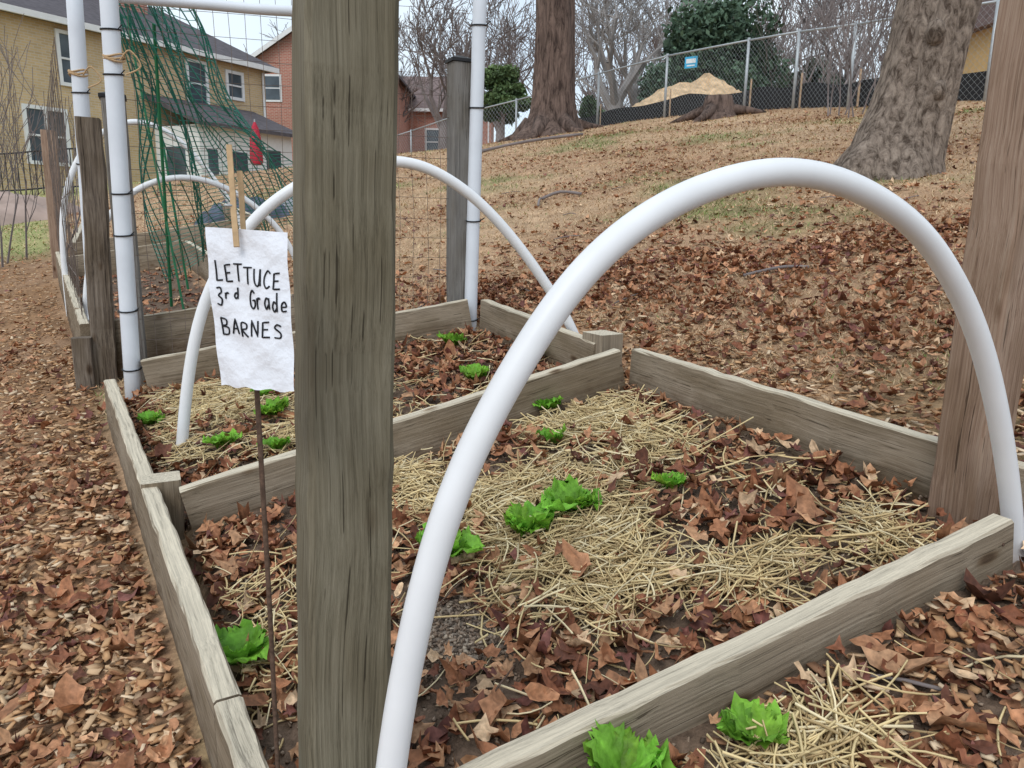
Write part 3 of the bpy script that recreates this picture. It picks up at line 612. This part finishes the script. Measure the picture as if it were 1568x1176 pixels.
def grow(mb,p,d,ln,r,depth,spread=.55,up=.15,minr=.006,sides=5):
    pts=[p];rs=[r];k=3
    for s in range(k):
        d=(d+Vector((random.gauss(0,.12),random.gauss(0,.12),random.gauss(0,.08)+up*.3))).normalized(); p=p+d*ln/k; pts.append(p); rs.append(max(minr,r*(1-.4*(s+1)/k)))
    mb.tube(pts,rs,sides if depth>2 else 3,False)
    if depth<=0: return
    for c in range(random.choice((2,3,3)) if depth>1 else 3):
        q=pts[random.choice((1,2,3,3))]
        nd=(d+Vector((random.gauss(0,spread),random.gauss(0,spread),random.gauss(0,spread*.6)+up))).normalized()
        grow(mb,q,nd,ln*random.uniform(.6,.85),rs[-1]*random.uniform(.55,.85),depth-1,spread,up,minr,sides)
z0=float(zg(.95,20.5)); mb=MB(); hs=[-.4,-.1,.05,.15,.3,.5,.8,1.2,1.8,2.6,3.8,5,6.2]
trunk(mb,[(.95+.1*math.sin(h*.5)-.03*h,20.5,z0+h) for h in hs],[.95,.86,.78,.72,.65,.60,.56,.53,.51,.50,.49,.47,.42],40,.45,5,1)
top=Vector((.8,20.5,z0+6))
for k in range(7):
    a=k*.9; grow(mb,top-Vector((0,0,.35*k)),Vector((math.cos(a)*.8,math.sin(a)*.8,.7)).normalized(),3.0,.2,4,minr=.012)
for a in (.2,3.3,4.2,5.2): mb.tube([(.95+math.cos(a)*.6,20.5+math.sin(a)*.6,z0+.25),(.95+math.cos(a)*1.0,20.5+math.sin(a)*1.0,float(zg(.95+math.cos(a),20.5+math.sin(a)))+.05),(.95+math.cos(a)*1.5,20.5+math.sin(a)*1.5,float(zg(.95+math.cos(a)*1.5,20.5+math.sin(a)*1.5))-.03)],[.22,.12,.04],8,jit=.1)
mb.obj("old_tree",M_bark1,True)
z0=float(zg(2.96,6.05)); mb=MB(); hs=[-.2,-.05,.05,.12,.22,.4,.65,.95,1.3,1.7,2.2,2.8,3.6,4.5]
trunk(mb,[(2.90+.22*h+.02*math.sin(h*3),6.05+.03*h,z0+h) for h in hs],[.40,.38,.355,.33,.31,.285,.272,.27,.275,.285,.29,.26,.23,.2],40,.30,5,2)
for (aa,h,s_) in ((4.3,.95,.07),(3.6,1.3,.05),(4.9,.55,.06)):
    cx=2.90+.22*h+math.cos(aa)*.25; cy=6.05+math.sin(aa)*.25; V=[];F=[]
    for i in range(5):
        for k in range(10):
            f_=math.pi*i/4; a=2*math.pi*k/10; V.append((cx+s_*math.sin(f_)*math.cos(a),cy+s_*math.sin(f_)*math.sin(a),z0+h+s_*1.4*math.cos(f_)))
    for i in range(4):
        for k in range(10): F.append((i*10+k,i*10+(k+1)%10,(i+1)*10+(k+1)%10,(i+1)*10+k))
    mb.add(V,F)
for k in range(6):
    a=k*1.1; h=2.6+.32*k; grow(mb,Vector((2.90+.22*h,6.05+.03*h,z0+h)),Vector((math.cos(a),math.sin(a),.7)).normalized(),1.6,.11,4,minr=.006)
mb.obj("leaning_tree",M_bark2,True)
for (x,y,h,r,mat,sd) in [(-3.2,34,5,.22,M_twig,1),(-.9,40,6,.2,M_twig,2),(4.2,34,5,.34,M_twigp,3),(5.3,36,6,.22,M_twigp,4),(11,36,6,.25,M_twig,5),(-9,48,7,.3,M_twig,6),(14,34,5,.2,M_twig,8)]:
    random.seed(sd); mb=MB(); z0=float(zg(x,y))
    mb.tube([(x,y,z0-.2),(x+.05,y,z0+h*.25),(x+.1,y,z0+h*.45)],[r*1.25,r,r*.9],10)
    for k in range(5):
        a=k*1.3+sd; grow(mb,Vector((x+.08,y,z0+h*(.3+.03*k))),Vector((math.cos(a)*.55,math.sin(a)*.55,.85)).normalized(),h*.42,r*.6,5,.5,.12,.014)
    mb.obj("bare_tree",mat)
random.seed(20); mb=MB()
for k in range(26):
    x=random.uniform(-22,34); y=random.uniform(48,75); z0=float(zg(x,y)); h=random.uniform(6,10)
    mb.tube([(x,y,z0),(x,y,z0+h*.4)],[.22,.16],6)
    for q in range(4): grow(mb,Vector((x,y,z0+h*(.25+.04*q))),Vector((math.cos(q*1.6+k)*.5,math.sin(q*1.6+k)*.5,.85)).normalized(),h*.4,.13,4,.5,.15,.022,4)
mb.obj("distant_woodland",M_twig)
random.seed(21); mb=MB()
for k in range(80):
    x=random.uniform(9.5,21); y=random.uniform(25,34); z0=float(zg(x,y))
    grow(mb,Vector((x,y,z0)),Vector((random.gauss(0,.2),random.gauss(0,.2),1)).normalized(),random.uniform(1.2,2.2),.04,3,.35,.2,.012,3)
mb.obj("bare_shrub_thicket",M_twig)
random.seed(23); mb=MB()
for k in range(16):
    x=random.uniform(5.2,6.6); y=random.uniform(12.5,14); z0=float(zg(x,y)); grow(mb,Vector((x,y,z0)),Vector((random.gauss(0,.2),random.gauss(0,.2),1)).normalized(),random.uniform(.8,1.2),.015,3,.3,.3,.004,3)
mb.obj("bare_shrub",M_twig)
random.seed(24); mb=MB()
for k in range(14):
    x=random.uniform(-5.4,-4.0); y=random.uniform(6.6,7.6); z0=float(zg(x,y)); grow(mb,Vector((x,y,z0)),Vector((random.gauss(0,.2),random.gauss(0,.2),1)).normalized(),random.uniform(.6,.9),.012,3,.35,.3,.003,3)
mb.obj("bare_shrub",M_twig)
def evergreen(name,cx,cy,w,h,zb,n,leafs,dark,light,sd,lobes=16):
    rg=np.random.default_rng(sd); cl=[]
    for k in range(lobes):
        t=rg.uniform(.05,1); rr_=w*.5*math.sqrt(max(.08,1-(1.15*t-.3)**2 if t>.26 else 1))
        a=rg.uniform(0,6.28); q=rg.uniform(.25,.8)*rr_
        cl.append((cx+math.cos(a)*q,cy+math.sin(a)*q,zb+h*t*.86,w*rg.uniform(.13,.22)))
    cl=np.array(cl); ci=rg.integers(0,lobes,n); d=rg.normal(0,1,(n,3)); d/=np.linalg.norm(d,axis=1,keepdims=True); rad_=rg.uniform(.55,1.05,n)**.6
    P=cl[ci,:3]+d*(cl[ci,3]*rad_)[:,None]*np.array([1,1,.85]); P+=rg.normal(0,.05,(n,3))*w*.3
    u=rg.normal(0,1,(n,3));u/=np.linalg.norm(u,axis=1,keepdims=True);v=np.cross(u,rg.normal(0,1,(n,3)));v/=np.linalg.norm(v,axis=1,keepdims=True)
    s=(leafs*rg.uniform(.6,1.3,n))[:,None]
    W=np.stack([P-u*s,P+v*s*.5,P+u*s,P-v*s*.5],1)
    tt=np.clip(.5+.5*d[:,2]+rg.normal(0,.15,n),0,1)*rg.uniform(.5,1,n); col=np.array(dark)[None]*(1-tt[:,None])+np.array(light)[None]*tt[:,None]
    e=empty(name)
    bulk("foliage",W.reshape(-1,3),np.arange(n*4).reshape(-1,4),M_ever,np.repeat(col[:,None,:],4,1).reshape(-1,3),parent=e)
    mb=MB(); mb.tube([(cx,cy,zb-.5),(cx,cy,zb+h*.5),(cx+.1,cy,zb+h*.85)],[w*.04,w*.03,w*.01],8)
    for k in range(lobes): mb.tube([(cx,cy,zb+(cl[k,2]-zb)*.6),tuple(cl[k,:3])],[w*.015,w*.005],4)
    mb.obj("trunk",M_twig,parent=e)
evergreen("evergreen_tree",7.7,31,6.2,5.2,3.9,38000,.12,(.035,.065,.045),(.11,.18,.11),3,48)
evergreen("evergreen_shrub",-.5,30,2.1,2.6,4.2,8000,.09,(.04,.075,.03),(.17,.25,.10),4)
evergreen("evergreen_tree",12.5,34,4.2,3.8,4.0,12000,.13,(.06,.08,.065),(.15,.18,.13),5,24)
evergreen("evergreen_shrub",3.0,31,1.6,1.6,4.2,4000,.09,(.03,.06,.03),(.12,.18,.08),6,10)
# ------------------------------------------------------------------ fences
def chain_fence(pts,h,name,cell=.13,wr=.003):
    e=empty(name); mb=MB(); mw=MB()
    for i,(x,y) in enumerate(pts):
        z=float(zg(x,y)); mb.tube([(x,y,z-.1),(x,y,z+h+.05)],.032,8)
        if i<len(pts)-1:
            x2,y2=pts[i+1];z2=float(zg(x2,y2)); mb.tube([(x,y,z+h),(x2,y2,z2+h)],.022,6)
            l=math.hypot(x2-x,y2-y);n=int(l/cell);sk=h/l
            for q in range(-int(h/cell),n+1):
                for sgn in (1,-1):
                    u0=q*cell/l;u1=u0+sk; a0,a1=(u0,u1)
                    v0,v1=0.,1.
                    if a0<0: v0=-a0/sk; a0=0
                    if a1>1: v1=1-(a1-1)/sk; a1=1
                    if a1<=a0: continue
                    if sgn<0: v0,v1=1-v0,1-v1
                    p=lambda a_,v_:(x+(x2-x)*a_,y+(y2-y)*a_,z+(z2-z)*a_+h*v_)
                    mw.tube([p(a0,v0),p(a1,v1)],wr,3,False)
    mb.obj("posts_and_rail",M_galv,True,e); mw.obj("wire_fabric",M_galv,False,e)
chain_fence([(1.2,24),(2.3,22.4),(3.8,20.3),(5.08,17.7),(5.75,16.5),(6.35,15.2),(7.6,12.9),(9.2,10.6)],1.5,"chain_link_fence",.11,.0017)
chain_fence([(-6.5,33),(-4.0,30),(-1.8,27),(.0,25.2),(1.2,24)],1.4,"chain_link_fence",.16,.003)
mb=MB(); sf=[(1.3,24.3),(2.45,22.6),(4.0,20.45),(5.28,17.85),(5.95,16.6),(6.6,15.3),(7.85,13.0),(9.4,10.8)]
V=[];F=[]; k=0
for i in range(len(sf)-1):
    for q in range(8):
        t=q/8; x=sf[i][0]*(1-t)+sf[i+1][0]*t; y=sf[i][1]*(1-t)+sf[i+1][1]*t; z=float(zg(x,y)); w=.03*math.sin(k*1.7)
        V+= [(x+w,y+w,z-.05),(x-w*.5,y,z+.22),(x+w,y,z+.46+.04*math.sin(k*.8))]; k+=1
for i in range(k-1):
    for q in range(2): F.append((i*3+q,i*3+3+q,i*3+4+q,i*3+1+q))
mb.add(V,F); mb.obj("silt_fence",M_black,True)
mb=MB()
for i,(x,y) in enumerate(sf):
    z=float(zg(x,y)); mb.tube([(x-.05,y-.05,z),(x-.05,y-.05,z+.68)],.022,4)
mb.obj("silt_fence_stakes",M_barkchip)
se=empty("blue_notice_sign"); mb=MB(); mb.box((-.16,-.006,-.13),(.16,.006,.13)); o=mb.obj("panel",simple("blue_sign_paint",(.06,.42,.70),.4,.05),parent=se)
mb=MB(); mb.box((-.12,-.012,-.02),(.12,-.008,.08)); mb.box((-.10,-.012,-.09),(.10,-.008,-.06)); mb.obj("lettering",simple("white_sign_paint",(.75,.8,.82),.4,.03),parent=se)
se.location=(4.22,19.45,float(zg(4.22,19.45))+1.22); se.rotation_euler=(0,0,math.radians(-35))
def heap(name,cx,cy,rx,ry,h,mat,sd=0,jag=.15,n=48,pk=.8):
    V=[];F=[]
    for i in range(n//2+1):
        for k in range(n):
            a=2*math.pi*k/n;q=i/(n//2); rr_=q*(1+jag*math.sin(3*a+sd)*.6+jag*.4*math.sin(7*a+2*sd)); x=cx+rx*rr_*math.cos(a);y=cy+ry*rr_*math.sin(a)
            hz=h*((1-q)**pk)*(1+q*(jag*math.sin(5*a+sd+q*9)+jag*.9*math.sin(11*a+q*17)))+(.03*h*math.sin(a*13+q*40) if 0<q<1 else 0)
            V.append((x,y,float(zg(x,y))+hz-.02))
    for i in range(n//2):
        for k in range(n): F.append((i*n+k,i*n+(k+1)%n,(i+1)*n+(k+1)%n,(i+1)*n+k))
    mb=MB();mb.add(V,F);return mb.obj(name,mat,True)
M_fill=simple("tan_fill_dirt",(.62,.44,.27),.95,.3,6,.8)
heap("dirt_mound",5.0,24,2.6,1.6,1.2,M_fill,2,pk=.7)
heap("dirt_mound",5.75,24.2,1.7,1.4,1.42,M_fill,5,pk=.75)
z0=float(zg(4.3,16.9)); mb=MB(); hs=[-.15,-.05,.05,.15,.30,.44]
trunk(mb,[(4.3,16.9,z0+h) for h in hs],[.46,.42,.37,.33,.30,.27],30,.5,5,1)
mb.V.append((4.3,16.9,z0+.38)); c_=len(mb.V)-1
for k in range(30): mb.F.append((5*30+k,5*30+(k+1)%30,c_))
for a in (-.5,.3,2.8,4): mb.tube([(4.3+math.cos(a)*.3,16.9+math.sin(a)*.3,z0+.15),(4.3+math.cos(a)*.65,16.9+math.sin(a)*.65,float(zg(4.3+math.cos(a)*.65,16.9+math.sin(a)*.65))+.08),(4.3+math.cos(a)*1.0,16.9+math.sin(a)*1.0,float(zg(4.3+math.cos(a),16.9+math.sin(a))))],[.12,.08,.03],8,jit=.2)
mb.obj("tree_stump",M_bark1,True)
M_navy=simple("navy_tarp",(.07,.085,.12),.4,.4,6,.3)
heap("dark_tarp_pile",-3.1,8.6,.5,.4,.28,M_navy,1,.25,28,.5)
heap("grey_bag_pile",-2.5,9.2,.4,.4,.28,simple("grey_bag",(.25,.26,.28),.5,.3,6,.3),3,.25,28,.5)
heap("brown_tarp_pile",-8.6,12.6,1.4,.8,.5,simple("pinkish_tarp",(.36,.27,.23),.7,.2,3,.3),5,.2,28,.6)
mb=MB(); P=Vector((-14,18,0));Q=Vector((-9.3,17,0))
for k in range(32):
    p=P.lerp(Q,k/31);z=float(zg(p.x,p.y)); mb.tube([(p.x,p.y,z),(p.x,p.y,z+.95)],.012,4)
for hh in (.15,.95): mb.tube([(P.lerp(Q,k/8).x,P.lerp(Q,k/8).y,float(zg(P.lerp(Q,k/8).x,P.lerp(Q,k/8).y))+hh) for k in range(9)],.018,5)
mb.obj("iron_railing",M_black)
um=empty("patio_umbrella"); ux,uy=-7.30,22; uz=float(zg(ux,uy)); mb=MB()
V=[];F=[];hs=[(.22,.09),(.3,.14),(.6,.13),(.95,.115),(1.2,.08),(1.38,.02)]
for i,(h,r) in enumerate(hs):
    for k in range(16): a=2*math.pi*k/16; q=r*(1+.3*(k%2)); V.append((ux+math.cos(a)*q,uy+math.sin(a)*q,uz+h))
for i in range(len(hs)-1):
    for k in range(16): F.append((i*16+k,i*16+(k+1)%16,(i+1)*16+(k+1)%16,(i+1)*16+k))
mb.add(V,F); mb.obj("canopy",simple("red_canvas",(.48,.04,.07),.8,.2,12),True,um)
mb=MB(); mb.tube([(ux,uy,uz),(ux,uy,uz+1.45)],.022,8); mb.tube([(ux,uy,uz),(ux,uy,uz+.08)],.2,12); mb.obj("pole_and_base",M_galv,False,um)
# ------------------------------------------------------------------ houses
M_tan=brickmat("tan_brick",(.60,.44,.25),(.50,.36,.20),(.55,.47,.36)); M_red=brickmat("red_brick",(.44,.17,.12),(.36,.13,.09),(.45,.35,.3))
M_roof=simple("dark_shingle",(.10,.09,.10),.9,.25,6,.3); M_roofb=simple("brown_shingle",(.20,.15,.145),.9,.25,6,.3)
M_white=simple("white_trim_paint",(.75,.76,.77),.5,.04); M_glass=simple("window_glass",(.08,.10,.12),.12,.3,1.5); M_side=simple("yellow_siding",(.66,.46,.22),.7,.06)
def house(name,loc,rot,x0,x1,dep,h,rise,wall,roof,wins,hip=0,ov=.35):
    e=empty(name); 
    mb=MB(); mb.box((x0,-dep,-1),(x1,0,h)); o=mb.obj("walls",wall,parent=e)
    m=-dep/2; mb=MB(); V=[(x0-ov,ov,h-.1),(x1+ov,ov,h-.1),(x1+ov,-dep-ov,h-.1),(x0-ov,-dep-ov,h-.1),(x0-ov,ov,h+.06),(x1+ov,ov,h+.06),(x1+ov,-dep-ov,h+.06),(x0-ov,-dep-ov,h+.06),(x0-ov+hip,m,h+rise),(x1+ov-hip,m,h+rise)]
    mb.add(V,[(0,3,2,1),(0,1,5,4),(1,2,6,5),(2,3,7,6),(3,0,4,7),(4,5,9,8),(5,6,9),(6,7,8,9),(7,4,8)]); mb.obj("roof",roof,parent=e)
    mt=MB(); mt.box((x0-ov-.03,ov,h-.16),(x1+ov+.03,ov+.1,h+.03)); 
    mt.tube([(x0+.15,.06,-.5),(x0+.15,.06,h-.2)],.05,8)
    mg=MB()
    for (wx0,wx1,wz0,wz1,side) in wins:
        f=.09
        bx=lambda a,b_,c,d,y0,y1:mt.box((a,y0,c),(b_,y1,d))
        mg.box((wx0+.02,-.05,wz0+.02),(wx1-.02,.015,wz1-.02))
        bx(wx0-f,wx0+.02,wz0-f,wz1+f,0,.07);bx(wx1-.02,wx1+f,wz0-f,wz1+f,0,.07);bx(wx0+.02,wx1-.02,wz1-.02,wz1+f,0,.066);bx(wx0+.02,wx1-.02,wz0-f,wz0+.02,0,.09)
        zm=(wz0+wz1)/2; bx(wx0+.02,wx1-.02,zm-.03,zm+.03,.002,.05)
        if wx1-wx0>.95: xm=(wx0+wx1)/2; bx(xm-.05,xm+.05,wz0+.02,wz1-.02,.003,.055)
    mt.obj("trim",M_white,parent=e); mg.obj("window_glass",M_glass,parent=e)
    e.location=loc; e.rotation_euler=(0,0,rot); return e
rot=math.atan2(-.864,-.503)
hb=house("tan_brick_house",(-10.3,32.6,1.1),rot,0,17,8,5.85,2.3,M_tan,M_roof,[(7.65,8.35,4.0,5.5,'f'),(2.9,3.67,4.0,5.5,'f'),(1.22,1.9,4.5,5.4,'f'),(8.4,9.6,1.5,3.1,'f'),(11,11.9,4.0,5.5,'f'),(13.5,14.3,4.0,5.5,'f'),(12,13.5,1.5,3.1,'f')],hip=2.2)
mb=MB(); mb.box((1.0,.0,-.5),(5.2,2.4,3.0)); mb.obj("porch_walls",M_white,parent=hb)
mb=MB(); mb.add([(.7,.0,4.1),(5.5,.0,4.1),(5.5,2.8,3.05),(.7,2.8,3.05),(.7,.0,3.95),(5.5,.0,3.95),(5.5,2.8,2.92),(.7,2.8,2.92)],[(0,1,2,3),(4,7,6,5),(0,4,5,1),(1,5,6,2),(2,6,7,3),(3,7,4,0)]); mb.obj("porch_roof",M_roof,parent=hb)
mb=MB(); mb.box((1.6,2.38,1.2),(2.3,2.42,2.4)); mb.box((3.2,2.38,.1),(3.9,2.42,2.2)); mb.box((4.5,2.38,1.3),(4.9,2.42,2.2)); mb.box((5.18,.6,1.2),(5.22,1.6,2.3)); mb.box((.98,.5,1.0),(1.02,1.9,2.4)); mb.obj("porch_windows",M_glass,parent=hb)
mb=MB(); mb.box((3.2,-3.6,7.2),(4.3,-2.7,8.7)); mb.box((3.12,-3.68,8.7),(4.38,-2.62,8.85)); mb.obj("chimney",M_red,parent=hb)
def gable_house(name,loc,rot,w,dep,h,rise,wall,roof,wins):
    e=empty(name); mb=MB(); mb.add([(0,0,-1),(w,0,-1),(w,0,h),(w/2,0,h+rise),(0,0,h),(0,-dep,-1),(w,-dep,-1),(w,-dep,h),(w/2,-dep,h+rise),(0,-dep,h)],[(0,1,2,3,4),(9,8,7,6,5),(0,5,6,1),(1,6,7,2),(0,4,9,5)]); mb.obj("walls",wall,parent=e)
    mb=MB(); o=.35; sl=rise/(w/2)
    for s in (0,1):
        a=(-o if s==0 else w+o); V=[(a,o,h-sl*o+.02),(w/2,o,h+rise+.02),(w/2,-dep-o,h+rise+.02),(a,-dep-o,h-sl*o+.02)]; V+=[(p[0],p[1],p[2]+.14) for p in V]
        mb.add(V,[(0,1,2,3),(4,7,6,5),(0,4,5,1),(1,5,6,2),(2,6,7,3),(3,7,4,0)])
    mb.obj("roof",roof,parent=e); mt=MB()
    for s in (0,1):
        a=(-o-.02 if s==0 else w+o+.02); V=[(a,o+.01,h-sl*o-.08),(w/2,o+.01,h+rise-.08),(w/2,o+.01,h+rise+.18),(a,o+.01,h-sl*o+.18)]; V+=[(p[0],p[1]+.05,p[2]) for p in V]
        mt.add(V,[(0,1,2,3),(4,7,6,5),(0,4,5,1),(1,5,6,2),(2,6,7,3),(3,7,4,0)])
    mg=MB()
    for (a,b_,c,d) in wins:
        mt.box((a-.1,0,c-.1),(b_+.1,.05,d+.1)); mg.box((a,.03,c),(b_,.058,(c+d)/2-.03)); mg.box((a,.03,(c+d)/2+.03),(b_,.058,d))
    mt.obj("trim",M_white,parent=e); mg.obj("window_glass",M_glass,parent=e); e.location=loc; e.rotation_euler=(0,0,rot); return e
gable_house("red_brick_house",(-6.8,43,2.3),math.pi,8,9,6.6,2.6,M_red,M_roof,[(6,6.8,5.0,6.2),(2.2,3,5,6.2),(6,6.9,1.2,2.6),(2,3,1.2,2.6)])
house("red_brick_house",(-1.6,50,3.0),math.pi,0,8,7,4.9,2.6,M_red,M_roofb,[(1,1.9,2.2,3.7,'f'),(3.2,4.1,2.2,3.7,'f'),(5.5,6.4,2.2,3.7,'f')],hip=1.5)
house("yellow_house",(22.5,24,3.6),math.radians(188),0,7.6,7,3.6,1.8,M_side,M_roofb,[(1,2,1.5,3,'f'),(4,5,1.5,3,'f'),(6,7,1.5,3,'f')])
# ------------------------------------------------------------------ light, world, camera
w=bpy.data.worlds.new("World"); SC.world=w; w.use_nodes=True; nt=w.node_tree; L=nt.links; bg=nt.nodes["Background"]
sk=N(nt,"ShaderNodeTexSky"); sk.sky_type='NISHITA'; sk.sun_disc=False; sk.sun_elevation=math.radians(48); sk.sun_rotation=math.radians(200)
tc=N(nt,"ShaderNodeTexCoord"); no=N(nt,"ShaderNodeTexNoise"); no.inputs["Scale"].default_value=2.2; no.inputs["Detail"].default_value=4; L.new(tc.outputs["Generated"],no.inputs["Vector"])
r=ramp(nt,[(.35,(.58,.58,.58)),(.65,(.96,.96,.96))]); L.new(no.outputs["Fac"],r.inputs[0])
mx=N(nt,"ShaderNodeMix"); mx.data_type='RGBA'; L.new(r.outputs[0],mx.inputs[0]); L.new(sk.outputs[0],mx.inputs[6]); mx.inputs[7].default_value=(7.2,8.05,8.7,1)
L.new(mx.outputs[2],bg.inputs[0]); bg.inputs[1].default_value=.14
sl=bpy.data.lights.new("sun",'SUN'); sl.energy=1.3; sl.angle=math.radians(26); sl.color=(1,.975,.94); so=bpy.data.objects.new("sun",sl); SC.collection.objects.link(so)
az=math.radians(200); el=math.radians(48); d=Vector((math.sin(az)*math.cos(el),math.cos(az)*math.cos(el),math.sin(el))); so.rotation_euler=d.to_track_quat('Z','Y').to_euler()
SC.view_settings.view_transform='Standard'; SC.view_settings.look='None'; SC.view_settings.exposure=0
cam=bpy.data.cameras.new("camera"); co=bpy.data.objects.new("camera",cam); SC.collection.objects.link(co); SC.camera=co
cam.sensor_width=36; cam.lens=1150/1568*36; cam.clip_start=.02; cam.clip_end=1500
R=Matrix.Rotation(math.radians(78),3,'X')@Matrix.Rotation(math.radians(.9),3,'Z'); m=R.to_4x4(); m.translation=(0,0,.9); co.matrix_world=m
